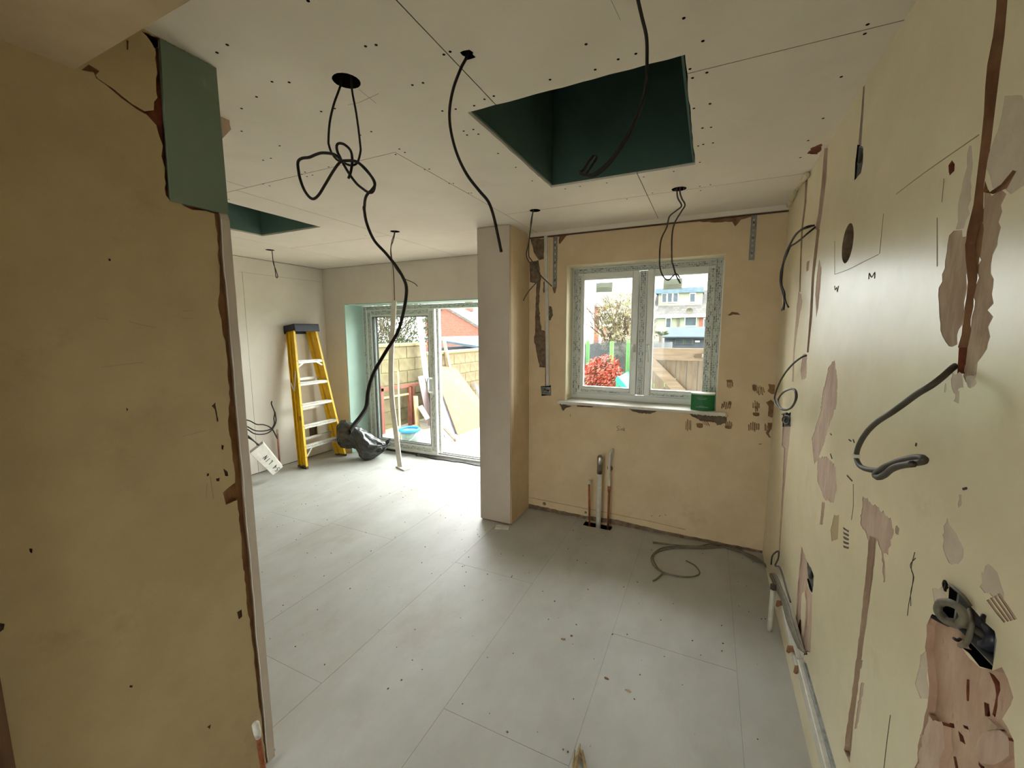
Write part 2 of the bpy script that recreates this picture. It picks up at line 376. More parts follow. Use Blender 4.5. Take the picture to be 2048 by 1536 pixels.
for x, y in ((18, 252), (1030, 150), (1013, 207), (42, 446), (868, 472), (62, 638), (757, 727), (15, 787), (68, 782), (20, 887), (80, 878), (617, 968), (665, 864), (65, 1135)):
    sc.append(zz(Z7b, x, y))
sm = MB()
for x, y in sc:
    p = at(x, y, 'z', H); sm.lathe((p.x, p.y, H-.0008), [(.0, 0), (.0042, 0), (.0046, .0008)], 8)
sm.build('screw_heads', 'void', ceiling, kind='stuff')
# pencil marks on the ceiling
pl = MB()
for a, b in (((1500, 550), (1605, 635)), ((1430, 645), (1500, 630)), ((1500, 630), (1620, 575))):
    pl.tube([at(*zz((230, 0, 3.073), *a), 'z', H), at(*zz((230, 0, 3.073), *b), 'z', H)], .0007, 4)
for a, b in (((1222, 0), (1241, 40)),):
    pl.tube([at(*a, 'z', H), at(*b, 'z', H)], .0007, 4)
pl.build('pencil_marks', 'faint', ceiling, kind='stuff')
# edge batten of the ceiling over the window wall
trim1 = MB().bb(XP1, XR, YW-.028, YW-.002, H-.03, H-.0005).build('trim_1', 'board_ceiling', kind='structure')
MB().bb(XP1, XR, YW-.010, YW-.0005, H-.040, H-.03).build('shadow_gap', 'darkwood', trim1)
# low old ceiling over the rear room
MB().bb(XP1-.2, XR+.1, YB, YS, ZS, H+.16).build('ceiling_low', 'soffit', kind='structure')

# ---- skylight shafts
def shaft(n, x0, x1, y0, y1, hgt, tm):
    r = thing(n, None, None, ((x0+x1)/2, (y0+y1)/2, H), kind='structure'); z0, z1 = H-.001, H+hgt; t = .0125
    e = .0045
    MB().bb(x0+e, x0+t, y0+e, y1-e, z0+.010, z1).build('shaft_panel', tm, r)
    MB().bb(x1-t, x1-e, y0+e, y1-e, z0+.010, z1).build('shaft_panel', tm, r)
    MB().bb(x0+t, x1-t, y1-t, y1-e, z0+.010, z1).build('shaft_panel', tm, r)
    MB().bb(x0+t, x1-t, y0+e, y0+t, z0+.010, z1).build('shaft_panel', tm, r)
    MB().bb(x0-.1, x1+.1, y0-.1, y1+.1, z1, z1+.03).build('roof_cover', 'void', r)
    MB().bb(x0+t, x1-t, y1-.06, y1-t, z1-.05, z1).build('shaft_ledge', 'void', r)
    return r
shaft('ceiling_shaft', *SKA, .62, 'shaftshade'); shaft('ceiling_shaft', *SKB, .5, 'teal')

# ---- right wall with its chases, hacked patches and box holes
XRr = []
A = XRr.append
# twin chases by the corner
A(reg(right(Z7, [(640, 120), (655, 130), (648, 300), (625, 480), (612, 560), (590, 560), (605, 480), (622, 330), (632, 200)]), .012, 'pinkp', 'cable_chase', .002, .03))
A(reg(right(Z7, [(600, 545), (614, 560), (596, 720), (585, 800), (575, 1000), (556, 1190), (547, 1190), (562, 1000), (572, 800), (582, 700)]), .010, 'tanp', 'cable_chase', .002, .03))
A(reg(right(Z7, [(610, 715), (622, 760), (616, 850), (606, 960), (596, 1010), (590, 900), (598, 800)]), .002, 'pinkp', 'plaster_scar', .002, .02))
A(reg(right(Z7, [(540, 300), (552, 300), (545, 420), (527, 560), (520, 720), (514, 880), (508, 880), (512, 720), (518, 560), (535, 420)]), .010, 'tanp', 'cable_chase', .001, .03))
A(reg(right(Z7, [(505, 880), (518, 890), (524, 930), (510, 1010), (494, 1110), (484, 1200), (480, 1340), (472, 1340), (478, 1190), (488, 1060), (496, 960)]), .003, 'pinkp', 'plaster_scar', .002, .02))
A(reg(right(Z7, [(548, 725), (562, 720), (556, 770), (545, 775)]), .002, 'tanp', 'plaster_scar', .002, .01))
A(reg(right(Z7, [(527, 1200), (548, 1200), (545, 1320), (520, 1330), (515, 1280)]), .002, 'pinkp', 'plaster_scar', .003, .01))
# socket hole by the corner and the chase under it
A(reg(right(Z8, [(345, 110), (378, 108), (372, 180), (362, 260), (350, 400), (338, 560), (333, 640), (328, 640), (334, 520), (345, 330), (350, 200), (340, 190)]), .006, 'pinkp', 'cable_chase', .002, .03))
A(reg(right(Z8, [(346, 62), (379, 52), (378, 108), (344, 112)]), .035, 'void', 'box_hole', .002, .02))
# big peeled scars
A(reg(right(PX, [(1669, 720), (1675, 760), (1673, 810), (1661, 843), (1647, 891), (1635, 920), (1629, 929), (1624, 877), (1640, 829), (1647, 780), (1657, 735)]), .003, 'pinkp', 'plaster_scar', .004, .015))
A(reg(right(PX, [(1635, 915), (1654, 913), (1671, 934), (1673, 982), (1666, 1006), (1649, 997), (1635, 963)]), .003, 'pinkp', 'plaster_scar', .003, .015))
A(reg(right(Z8, [(510, 425), (522, 430), (512, 520), (500, 520)]), .002, 'tanp', 'plaster_scar', .002, .01))
A(reg(right(Z8, [(680, 400), (740, 448), (795, 492), (808, 540), (785, 645), (766, 640), (772, 700), (772, 760), (766, 762), (760, 650), (738, 580), (705, 590), (668, 510)]), .004, 'pinkp', 'plaster_scar', .003, .015))
A(reg(right(Z8, [(705, 565), (738, 580), (715, 780), (690, 960), (668, 1130), (640, 1350), (625, 1515), (600, 1460), (640, 1180), (668, 950), (690, 740)]), .012, 'tanp', 'cable_chase', .003, .02))
A(reg(right(Z8, [(668, 1090), (678, 1085), (676, 1110), (660, 1140), (652, 1135)]), .02, 'redbrown', 'gouge', .002, .01))
A(reg(right(Z8, [(672, 1180), (686, 1182), (655, 1370), (645, 1372)]), .004, 'pinkp', 'plaster_scar', .002, .02))
A(reg(right(Z8, [(818, 525), (832, 535), (828, 562), (815, 555)]), .002, 'tanp', 'plaster_scar', .002, .01))
# socket chase low by the corner
A(reg(right(ZC, [(440, 225), (470, 300), (482, 420), (490, 560), (530, 640), (525, 900), (515, 1130), (470, 1120), (420, 1145), (380, 920), (395, 800), (400, 640), (420, 420)]), .006, 'pinkp', 'plaster_scar', .004, .02))
A(reg(right(ZC, [(440, 640), (465, 600), (478, 700), (468, 900), (455, 1000), (440, 950), (432, 800)]), .0, 'paint', 'paint_island', .003, .02))
A(reg(right(ZC, [(410, 850), (432, 850), (425, 940), (410, 1020), (388, 920)]), .014, 'redbrown', 'gouge', .003, .015))
A(reg(right(ZC, [(470, 310), (490, 360), (520, 405), (545, 480), (540, 560), (530, 625), (505, 580), (480, 470)]), .04, 'void', 'box_hole', .003, .015))
A(reg(right(ZC, [(455, 1110), (485, 1115), (490, 1150), (455, 1155)]), .03, 'redbrown', 'gouge', .002, .01))
# mauve scars
A(reg(right(Z8, [(1030, 490), (1040, 520), (1062, 545), (1090, 600), (1100, 660), (1052, 685), (1018, 635), (1010, 560)]), .002, 'greyp', 'plaster_scar', .004, .015))
A(reg(right(Z8, [(1080, 395), (1092, 395), (1090, 440), (1078, 450)]), .0015, 'greyp', 'plaster_scar', .002, .01))
A(reg(right(Z8, [(1190, 690), (1240, 720), (1268, 830), (1225, 825), (1188, 800), (1165, 775)]), .002, 'greyp', 'plaster_scar', .004, .015))
for k in range(4):
    A(reg(right(Z8, [(1195+k*14, 835-k*9), (1206+k*14, 832-k*9), (1275+k*16, 925-k*4), (1268+k*14, 930-k*4)]), .0012, 'tanp', 'scrape', .001, .02))
A(reg(right(Z8, [(560, 480), (580, 480), (575, 580), (550, 590), (545, 540)]), .001, 'paint_part', 'filler_patch', .002, .02))
for k in range(5):
    A(reg(right(Z8, [(597, 530+k*19), (622, 545+k*17), (620, 553+k*17), (600, 540+k*19)]), .0015, 'mortar', 'scrape', .001, .02))
# large hacked area with the double box hole
A(reg(right(ZB, [(40, 680), (90, 640), (100, 1020), (40, 1010), (0, 900), (20, 820)]), .001, 'greyp', 'filler_patch', .005, .02))
A(reg(right(ZB, [(130, 180), (210, 160), (250, 270), (150, 330)]), .002, 'greyp', 'plaster_scar', .003, .02))
A(reg(right(ZB, [(120, 380), (180, 380), (270, 460), (360, 640), (490, 770), (590, 790), (660, 770), (700, 860), (742, 1000), (715, 1080), (660, 1165), (700, 1230), (745, 1330), (755, 1536), (790, 1800), (-60, 1800), (0, 1536), (60, 1230), (95, 1080), (110, 900), (75, 620), (90, 460)]), .012, 'rough', 'hacked_plaster', .006, .02))
A(reg(right(ZB, [(60, 1230), (95, 1130), (200, 1180), (215, 1380), (180, 1536), (140, 1800), (-40, 1800), (0, 1536)]), .004, 'pinkp', 'plaster_scar', .005, .02))
A(reg(right(ZB, [(490, 1130), (520, 1150), (600, 1225), (540, 1270), (505, 1230)]), .004, 'tanp', 'paint_island', .004, .015))
A(reg(right(ZB, [(440, 1300), (600, 1235), (660, 1290), (665, 1420), (560, 1500), (450, 1480), (405, 1400)]), .006, 'pinkp', 'plaster_scar', .005, .02))
for pts in ([(480, 790), (560, 870), (545, 980), (525, 1130), (505, 1110), (530, 960), (520, 890)], [(445, 1020), (480, 1030), (490, 1120), (450, 1140)], [(190, 1170), (225, 1180), (230, 1215), (205, 1210)],
            [(290, 1190), (325, 1200), (335, 1230), (300, 1215)], [(255, 1230), (290, 1270), (310, 1340), (270, 1310)], [(630, 1235), (670, 1250), (685, 1310), (668, 1330), (655, 1265)], [(405, 1310), (422, 1310), (415, 1480), (445, 1500), (440, 1536), (405, 1490)],
            [(320, 850), (340, 850), (335, 1010), (320, 1010)], [(660, 1165), (725, 1060), (735, 1030), (720, 1030), (650, 1150)], [(220, 1420), (240, 1430), (260, 1530), (240, 1536)]):
    A(reg(right(ZB, pts), .026, 'redbrown', 'gouge', .003, .012))
A(reg(right(ZB, [(260, 150), (330, 205), (420, 310), (520, 420), (600, 500), (617, 565), (600, 680), (582, 790), (490, 765), (410, 670), (340, 610), (300, 500), (262, 460), (190, 380), (170, 330), (250, 270)]), .048, 'void', 'box_hole', .004, .02))
# tall brown chase on the right
A(reg(right(Z7, [(1300, 560), (1345, 560), (1372, 640), (1366, 830), (1345, 1040), (1318, 1150), (1290, 1165), (1258, 1130), (1225, 1010), (1218, 900), (1250, 760), (1268, 640)]), .002, 'tanp', 'plaster_scar', .006, .02))
A(reg(right(Z7, [(1380, 130), (1392, 130), (1380, 480), (1350, 560), (1310, 560), (1345, 330)]), .001, 'greyp', 'plaster_scar', .004, .02))
A(reg(right(Z7, [(1455, 370), (1565, 380), (1545, 470), (1520, 640), (1490, 740), (1498, 890), (1480, 1060), (1448, 1210), (1418, 1240), (1405, 1340), (1345, 1310), (1385, 1080), (1410, 850), (1440, 640)]), .002, 'tanp', 'plaster_scar', .006, .02))
A(reg(right(Z7, [(1480, 150), (1520, 60), (1560, -120), (1760, -120), (1760, 300), (1560, 360), (1500, 350), (1470, 250)]), .001, 'greyp', 'plaster_scar', .006, .03))
A(reg(right(Z7, [(1460, 310), (1480, 370), (1540, 330), (1600, 255), (1617, 262), (1570, 350), (1500, 380), (1450, 370)]), .006, 'brown', 'gouge', .004, .02))
A(reg(right(Z7b, [(1826, -60), (1895, -60), (1885, 60), (1870, 220), (1842, 440), (1815, 650), (1790, 880), (1765, 1000), (1745, 1140), (1740, 1300), (1725, 1536), (1630, 1500), (1640, 1420), (1680, 1260), (1702, 1080), (1725, 880), (1745, 700), (1765, 400), (1800, 220), (1818, 60)]), .016, 'brown', 'cable_chase', .003, .03))
A(reg(right(Z7, [(1386, 505), (1446, 495), (1440, 650), (1425, 760), (1400, 900), (1385, 1080), (1368, 1160), (1320, 1165), (1345, 1040), (1370, 830), (1354, 640)]), .014, 'brown', 'cable_chase', .004, .02))
A(reg(right(Z7, [(1326, 1150), (1368, 1150), (1352, 1298), (1318, 1298)]), .016, 'redbrown', 'cable_chase', .002, .03))
# narrow capped chase with a box, round duct hole and a small hole
A(reg(right(Z7b, [(1004, 508), (1014, 512), (1004, 700), (990, 905), (972, 900), (990, 700)]), .008, 'tanp', 'cable_chase', .001, .03))
A(reg(right(Z7b, [(967, 888), (1003, 905), (1001, 1000), (988, 1065), (948, 1110), (954, 1000)]), .04, 'void', 'box_hole', .002, .02))
c = at(1695, 487, 'x', XR)
A(dict(p=jag(circ(c.y, c.z, .066, 28), .001, .03), d=.085, m='greybrown', n='duct_hole'))
A(reg(right(Z7, [(1272, 232), (1290, 206), (1305, 225), (1302, 262), (1278, 285)]), .03, 'redbrown', 'drill_hole', .002, .01))
for pts in ([(1600, 60), (1612, 55), (1608, 80), (1596, 88)], [(560, 700)]*0 or [(1255, 1350), (1262, 1350), (1258, 1395), (1250, 1395)], [(1290, 1290), (1340, 1300), (1350, 1370), (1300, 1400), (1285, 1350)], [(1310, 1380), (1330, 1390), (1325, 1450), (1300, 1440)]):
    A(reg(right(Z7, pts), .0015, 'greyp', 'plaster_scar', .003, .012))
A(reg(right(Z7, [(1360, 1310), (1410, 1305), (1418, 1350), (1370, 1368)]), .0015, 'greyp', 'plaster_scar', .003, .012))
wall_right = relief('wall_right', (XR, 0, 0), (0, 1, 0), (0, 0, 1), (-1, 0, 0), rect(YB, YW+.02, -.02, H+.02), XRr, .13, 'paint')
def strokes(wall, z, lines, ax, val, r, mat, name='pencil_line', off=0):
    m = MB()
    for ln in lines:
        m.tube(crv([at(*zz(z, x, y), ax, val) for x, y in ln], 4) if len(ln) > 2 else [at(*zz(z, x, y), ax, val) for x, y in ln], r, 4)
    return m.build(name, mat, wall, kind='stuff')
strokes(wall_right, Z7, [[(690, 620), (690, 790)], [(690, 790), (760, 765), (840, 725), (915, 688)], [(920, 685), (940, 480)], [(1005, 380), (1150, 270), (1430, 75)], [(1250, 300), (1240, 420)], [(1215, 500), (1215, 750)]], 'x', XR, .0011, 'faint')
strokes(wall_right, Z7, [[(865, 815), (868, 785), (880, 805), (896, 780), (895, 812)], [(690, 850), (693, 870), (700, 858), (704, 880), (710, 850)]], 'x', XR, .0018, 'ink', 'letter_mark')
strokes(wall_right, Z8, [[(897, 635), (882, 700), (890, 735), (884, 790), (872, 850), (866, 900)], [(900, 660), (878, 690), (893, 740), (880, 800), (880, 860)], [(795, 1315), (780, 1430), (768, 1536)], [(640, 350), (640, 440), (632, 500)]], 'x', XR, .0011, 'ink')
strokes(wall_right, Z8, [[(615, 315), (636, 338)], [(622, 165), (632, 172)], [(640, 165), (645, 178)], [(545, 225), (552, 245)], [(1100, 372), (1115, 368)], [(545, 140), (550, 146)], [(905, 180), (902, 192)]], 'x', XR, .0025, 'ink', 'nick')
# foam in the ceiling corner
fm = MB(); fp = [at(*zz(Z7b, x, y), 'x', XR-.012) for x, y in ((545, 1265), (575, 1200), (600, 1145), (640, 1100), (662, 1070))]
fm.tube(crv(fp, 8), [.012+.009*noise.noise((i*.7, 3, 1)) for i in range(len(crv(fp, 8)))], 9)
foam = fm.build('expanding_foam', 'foam', wall_right, True)

# ---- window wall
WX0, WX1, WZ0, WZ1 = -1.0646, .0645, .998, 2.0889
WR = []; A = WR.append
A(dict(p=rect(WX0, WX1, WZ0-.02, WZ1), d=None, m='paint', n='x'))
A(reg(wind(Z4, [(440, 270), (545, 262), (700, 250), (870, 225), (1100, 195), (1100, 205), (860, 240), (790, 248), (705, 262), (660, 320), (650, 318), (655, 268), (440, 285)]), .014, 'brown', 'crack', .003, .02))
A(reg(wind((1400, 240, 2.56), [(0, 500), (240, 480), (460, 452), (460, 462), (300, 485), (210, 510), (180, 545), (165, 520), (60, 525), (0, 520)]), .003, 'brown', 'crack', .003, .02))
A(reg(wind(Z4, [(445, 285), (542, 282), (540, 430), (505, 440), (470, 390), (455, 330)]), .008, 'greybrown', 'plaster_scar', .004, .02))
A(reg(wind(Z4, [(440, 450), (500, 440), (505, 480), (520, 560), (512, 640), (505, 760), (512, 830), (500, 860), (478, 840), (485, 700), (488, 610), (440, 600), (436, 520)]), .012, 'greybrown', 'cable_chase', .004, .02))
A(reg(wind(Z4, [(480, 830), (512, 850), (522, 950), (555, 965), (556, 1225), (508, 1222), (490, 1120), (468, 1020), (478, 930)]), .010, 'greybrown', 'plaster_scar', .005, .02))
A(reg(wind(Z4, [(538, 600), (552, 590), (552, 680), (535, 680)]), .004, 'greybrown', 'plaster_scar', .003, .01))
A(reg(wind(Z4, [(578, 775), (600, 785), (607, 840), (590, 880), (578, 880)]), .008, 'greybrown', 'plaster_scar', .003, .01))
A(reg(wind(Z4, [(602, 640), (634, 640), (622, 682), (612, 680)]), .006, 'brown', 'plaster_scar', .002, .01))
A(reg(wind(Z4, [(548, 285), (552, 285), (556, 1360), (550, 1360)]), .004, 'brown', 'crack', .0008, .04))
A(reg(wind(Z4, [(520, 1362), (592, 1355), (592, 1430), (523, 1432)]), .03, 'void', 'box_hole', .002, .02))
A(reg(wind(Z3, [(35, 1285), (135, 1300), (90, 1318), (65, 1340)]), .012, 'mortar', 'plaster_scar', .004, .01))
A(reg(wind(Z3, [(175, 1295), (320, 1302), (300, 1312), (180, 1308)]), .006, 'redbrown', 'crack', .001, .01))
A(reg(wind(Z3, [(590, 1322), (830, 1342), (770, 1365), (680, 1360), (630, 1345)]), .010, 'mortar', 'plaster_scar', .003, .01))
A(reg(wind(Z3, [(1085, 1368), (1395, 1390), (1400, 1360), (1385, 1440), (1310, 1458), (1290, 1432), (1180, 1422)]), .008, 'mortar', 'plaster_scar', .004, .01))
A(reg(wind(Z3, [(1395, 565), (1430, 540), (1480, 548), (1500, 565), (1440, 560), (1410, 572)]), .002, 'brown', 'scrape', .002, .01))
def dab(x, y, wd, ht, n, tilt=0, solid=None):
    for k in range(n):
        xx = x-wd/2+wd*(k+.5)/n; hh = ht*(.6+.4*math.sin(math.pi*(k+.5)/n))*RND.uniform(.75, 1.05); ww = wd/n*RND.uniform(.48, .66)
        yy = y+RND.uniform(-.1, .1)*ht
        A(reg(wind(ZA, [(xx-ww/2, yy-hh/2), (xx+ww/2, yy-hh/2+8), (xx+ww/2+tilt, yy+hh/2), (xx-ww/2+tilt, yy+hh/2-6)]), -.0018, 'adh', 'adhesive_dab', .0007, .006))
    if solid:
        sx, sy, sw, sh = solid
        A(reg(wind(ZA, [(sx-sw/2, sy-sh*.4), (sx, sy-sh/2), (sx+sw/2, sy-sh*.35), (sx+sw*.45, sy+sh*.4), (sx, sy+sh/2), (sx-sw*.4, sy+sh*.3)]), -.002, 'adh', 'adhesive_dab', .001, .006))
dab(800, 90, 120, 130, 4, 0, (790, 20, 110, 55)); dab(1330, 180, 150, 170, 5, 20, (1235, 140, 80, 120)); dab(740, 450, 180, 150, 5, -15, (800, 410, 60, 70))
dab(1265, 440, 140, 150, 4, 0, (1265, 610, 120, 70)); dab(1275, 520, 60, 120, 2); dab(60, 800, 110, 230, 4); dab(340, 770, 110, 120, 3, 60, (260, 810, 120, 90)); dab(775, 780, 130, 110, 4, 10, (770, 840, 130, 60))
dab(1225, 830, 210, 170, 6); dab(1445, 850, 60, 160, 2)
for pts in ([(1480, 75), (1600, 80), (1590, 250), (1540, 250), (1470, 200), (1500, 140)], [(1440, 400), (1530, 350), (1590, 400), (1595, 650), (1540, 670), (1475, 640), (1490, 470)], [(1470, 760), (1560, 760), (1545, 870), (1490, 950), (1510, 1000), (1545, 1030), (1490, 1020), (1435, 940), (1480, 880)], [(1520, 1160), (1565, 1130), (1560, 1200), (1540, 1240)], [(1300, 1135), (1380, 1130), (1340, 1152)]):
    A(reg(wind(ZA, pts), -.0018, 'adh', 'adhesive_dab', .0012, .008))
bz = at(1150, 1023, 'y', YW).z
A(reg([(XP1, .10), (-.35, .085), (-.1, .07), (-.1, .03), (XP1, .03)], -.004, 'paint_window', 'plaster_band', .001, .1))
A(reg([(XP1, .0), (XR, 0), (XR, .02), (-.3, .03), (-.6, .05), (-.9, .03), (XP1, .045)], .003, 'greybrown', 'dirty_band', .003, .03))
A(reg([(XP1, .1005), (-.35, .0855), (-.1, .0705), (-.1, .073), (-.35, .088), (XP1, .103)], .002, 'brown', 'skirting_line', 0))
A(dict(p=circ(-1.24, .07, .016, 12), d=.01, m='mortar', n='plug_hole')); A(dict(p=circ(-.87, .06, .012, 12), d=.01, m='mortar', n='plug_hole'))
wall_window = relief('wall_window', (0, YW, 0), (1, 0, 0), (0, 0, 1), (0, -1, 0), rect(XP1, XR+.05, -.02, H+.02), WR, .29, 'paint_window')
# handwritten word on the wall under the window: Sink
strokes(wall_window, Z3, [[(524, 1470), (510, 1464), (500, 1474), (512, 1484), (516, 1494), (500, 1502)], [(530, 1484), (528, 1500)], [(530, 1474), (531, 1476)], [(537, 1500), (538, 1486), (546, 1486), (547, 1500)], [(556, 1474), (554, 1502)], [(566, 1484), (555, 1492), (566, 1502)]], 'y', YW, .0017, 'pen', 'handwriting')
strokes(wall_window, Z5, [[(1110, 794), (1118, 792)], [(1158, 796), (1170, 790)], [(1195, 786), (1205, 788)], [(600, 152), (602, 168)]], 'y', YW, .002, 'ink', 'nick')

# ---- pier between the window recess and the garden door
pier = MB().bb(XP0+.012, XP1-.012, YP+.012, YW+.29, -.02, H+.01).build('wall_pier', 'brown', kind='structure')
MB().bb(XP0, XP1-.004, YP, YP+.0125, .012, H-.004).build('facing_board', 'board_pier', pier)
MB().bb(XP1-.0125, XP1, YP+.016, YP+.07, .01, H-.006).build('facing_board', 'paint_window', pier)
MB().bb(XP1-.0118, XP1-.0008, YP+.073, YW+.01, .006, H-.004).build('facing_board', 'paint_window', pier)
MB().bb(XP0, XP0+.0125, YP+.013, YD, .012, H-.004).build('facing_board', 'board_pier', pier)
# ---- garden-side wall round the sliding door
DX0, DX1, DZ1 = -4.149, -1.80, 1.9136
dr = [dict(p=rect(DX0, DX1, -.02, DZ1), d=None, m='board', n='x'),
      dict(p=rect(-3.363, -3.3605, DZ1+.001, H-.004), d=.006, m='gap', n='board_joint'),
      dict(p=rect(XL-.1, XP0+.05, H-.004, H+.02), d=.012, m='void', n='shadow_gap')]
wall_garden = relief('wall_garden', (0, YD, 0), (1, 0, 0), (0, 0, 1), (0, -1, 0), rect(XL-.1, XP0+.05, -.02, H+.02), dr, .36, 'board')
MB().bb(DX0, DX0+.0125, YD+.003, YF, .004, DZ1-.013).build('reveal_board', 'teal_lit', wall_garden, label='green reveal board in a lit tone')
MB().bb(DX0, DX1, YD+.003, YF, DZ1-.0125, DZ1).build('reveal_board', 'teal_lit', wall_garden, label='green head board in a lit tone')
MB().bb(DX1-.0125, DX1, YD+.003, YF, .004, DZ1-.013).build('reveal_board', 'teal_lit', wall_garden, label='green reveal board in a lit tone')
# ---- far left wall with board joints and a socket hole
lw = [dict(p=[(a.y, a.z) for a in (at(480, 540, 'x', XL), at(484, 540, 'x', XL), at(484, 540, 'x', XL), at(480, 540, 'x', XL))], d=0, m='board', n='x')][:0]
jy = at(497, 700, 'x', XL).y
lw.append(dict(p=rect(jy-.001, jy+.0015, .01, 2.2), d=.004, m='gap', n='board_joint'))
lw.append(dict(p=rect(2.8, 4.2, 2.195, 2.197), d=.002, m='faint', n='board_joint'))
lw.append(dict(p=rect(-.35, YD+.3, H-.005, H+.02), d=.012, m='void', n='shadow_gap'))
lw.append(dict(p=rect(-.35, YD+.3, -.05, .009), d=.012, m='void', n='base_gap'))
q0 = at(618, 852, 'x', XL); q1 = at(635, 868, 'x', XL)
lw.append(dict(p=jag(rect(q0.y, q1.y, q1.z, q0.z), .002, .03), d=.03, m='mortar', n='box_hole'))
wall_left = relief('wall_left', (XL, 0, 0), (0, 1, 0), (0, 0, 1), (1, 0, 0), rect(-.35, YD+.3, -.05, H+.02), lw, .2, 'board')
# ---- partition stub beside the camera
PT = []; A = PT.append
A(reg(part(ZL, [(870, 192), (965, 232), (980, 300), (978, 420), (990, 600), (1000, 800), (1022, 1080), (1050, 1236), (1110, 1250), (1180, 1290), (1220, 1292), (1300, 1306), (1360, 1320), (1360, 500), (1330, 420), (960, 222)]), .012, 'redbrown', 'broken_plaster', .003, .015))
A(reg(part(ZL, [(955, 290), (968, 600), (945, 625), (945, 678), (880, 685), (915, 720), (960, 770), (985, 850), (1005, 1000), (1018, 1200), (1050, 1240), (1060, 900), (1000, 300)]), .016, 'redbrown', 'broken_plaster', .004, .015))
A(reg(part(ZL, [(870, 192), (965, 232), (972, 290), (950, 296), (930, 260), (900, 220)]), .02, 'void', 'broken_plaster', .003, .015))
A(reg(part(ZL, [(500, 430), (545, 398), (610, 435), (590, 462), (600, 480), (700, 548), (760, 600), (850, 660), (900, 690), (890, 700), (840, 672), (740, 600), (660, 530), (590, 480), (575, 445)]), .008, 'brown', 'crack', .002, .015))
A(reg(part(ZL, [(776, 245), (790, 250), (788, 305), (778, 305)]), .004, 'brown', 'gouge', .001, .01))
edge = [(1300, 1306), (1400, 1310)]
ed = [(428, 425), (435, 480), (440, 560), (436, 600), (443, 640), (452, 700), (456, 760), (460, 800), (456, 840), (462, 880), (468, 930), (470, 965), (446, 985), (452, 1010), (474, 1000), (478, 1040), (484, 1100), (492, 1180), (500, 1250), (505, 1290), (514, 1370), (524, 1450), (532, 1530)]
edp = part(PX, ed); A(reg(edp+[(YE+.02, edp[-1][1]), (YE+.02, edp[0][1])], .014, 'brown', 'broken_edge', .003, .02))
for pts in ([(640, 110), (655, 112), (652, 125), (642, 122)], [(745, 990), (757, 1000), (750, 1012)], [(1250, 980), (1272, 960), (1278, 1000), (1290, 1070), (1283, 1075), (1268, 1000)], [(1320, 1350), (1345, 1370), (1348, 1395), (1330, 1395)], [(1275, 1410), (1298, 1405), (1295, 1425), (1280, 1425)], [(1222, 1380), (1236, 1380), (1232, 1395), (1222, 1396)], [(1308, 1210), (1322, 1215), (1318, 1240), (1308, 1235)]):
    A(reg(part(ZP2, pts), .004, 'darkwood', 'nick', .0008, .008))
for pts in ([(160, 322), (180, 325), (178, 350), (165, 342)], [(718, 1078), (735, 1080), (730, 1092), (715, 1090)], [(0, 735), (26, 740), (20, 770), (0, 785)], [(1310, 675), (1335, 660), (1338, 700), (1320, 715)], [(1145, 1310), (1165, 1295), (1160, 1320)]):
    A(reg(part(ZP, pts), .004, 'darkwood', 'nick', .0008, .008))
wall_part = relief('wall_partition', (XP1, 0, 0), (0, 1, 0), (0, 0, 1), (1, 0, 0), rect(YB, YE-.013, -.02, H), PT, XP1-XP0, 'paint_part')
tb = part(PX, [(319, 77), (430, 134), (442, 425), (340, 402)])
tbm = MB().prism([(XP1-.011, y, z) for y, z in [(tb[0][0], H-.003), (YE-.001, H-.003), (YE-.001, tb[2][1]), tb[3]]], (.014, 0, 0))
tbm.build('patch_board', pm('dusty_green_patch_board', srgb(120, 136, 118), srgb(112, 128, 110), 5, .8, .02, 50, c3=srgb(150, 156, 138), s3=5, k3=(.60, .74), stretch=(1, 1, .4)), wall_part, label='green moisture-resistant board patch')
# board on the end of the stub, its ragged edge in view
eb = [(XP1+.0, .0)]
ebz = [0, .2, .35, .6, .8, 1.0, 1.2, 1.5, 1.9, 2.2, H-.006]
ev = MB(); r5 = random.Random(5)
pv = []
for i in range(60):
    z = i/59*(H-.006); e = .004*noise.noise((0, 0, z*9)); pv.append((XP1+.003+e*.6 if z < 1.925 else XP1-.012, YE-.026+.004*noise.noise((3, 1, z*7)), z))
for (x, y, z) in pv:
    ev.v += [Vector((XP0-.002, y, z)), Vector((x, y, z)), Vector((x, YE, z)), Vector((XP0-.002, YE, z))]
for i in range(59):
    for k in range(4):
        a = i*4+k; b = i*4+(k+1) % 4; ev.f.append([a, b, b+4, a+4])
ev.f += [[0, 1, 2, 3], [236, 237, 238, 239]]
ev.build('end_board', 'board_pier', wall_part, label='plasterboard closing the end of the stub wall')
pk = at(455, 235, 'z', H)
strokes(wall_part, ZP2, [[(600, 752), (690, 740), (845, 722)], [(760, 480), (830, 500), (920, 518)], [(1080, 420), (1140, 416)], [(1075, 462), (1140, 462)], [(1080, 1160), (1215, 1125)], [(570, 460), (640, 468)], [(1240, 1400), (1262, 1530)], [(1222, 1440), (1217, 1530)]], 'x', XP1, .0009, 'faint', 'scuff')
# pink broken plaster sticking out past the far edge of the stub
pc = [at(*zz((230, 0, 3.073), x, y), 'x', XP0-.01) for x, y in ((600, 680), (640, 682), (702, 705), (705, 765), (714, 795), (655, 858), (600, 850))]
MB().prism(pc, (-.02, 0, 0)).build('plaster_lump', 'pinkp', wall_part)
trim2 = MB().bb(XP1-.01, XP1+.03, .10, .258, 0, 2.02).build('trim_2', 'darkwood', kind='structure')
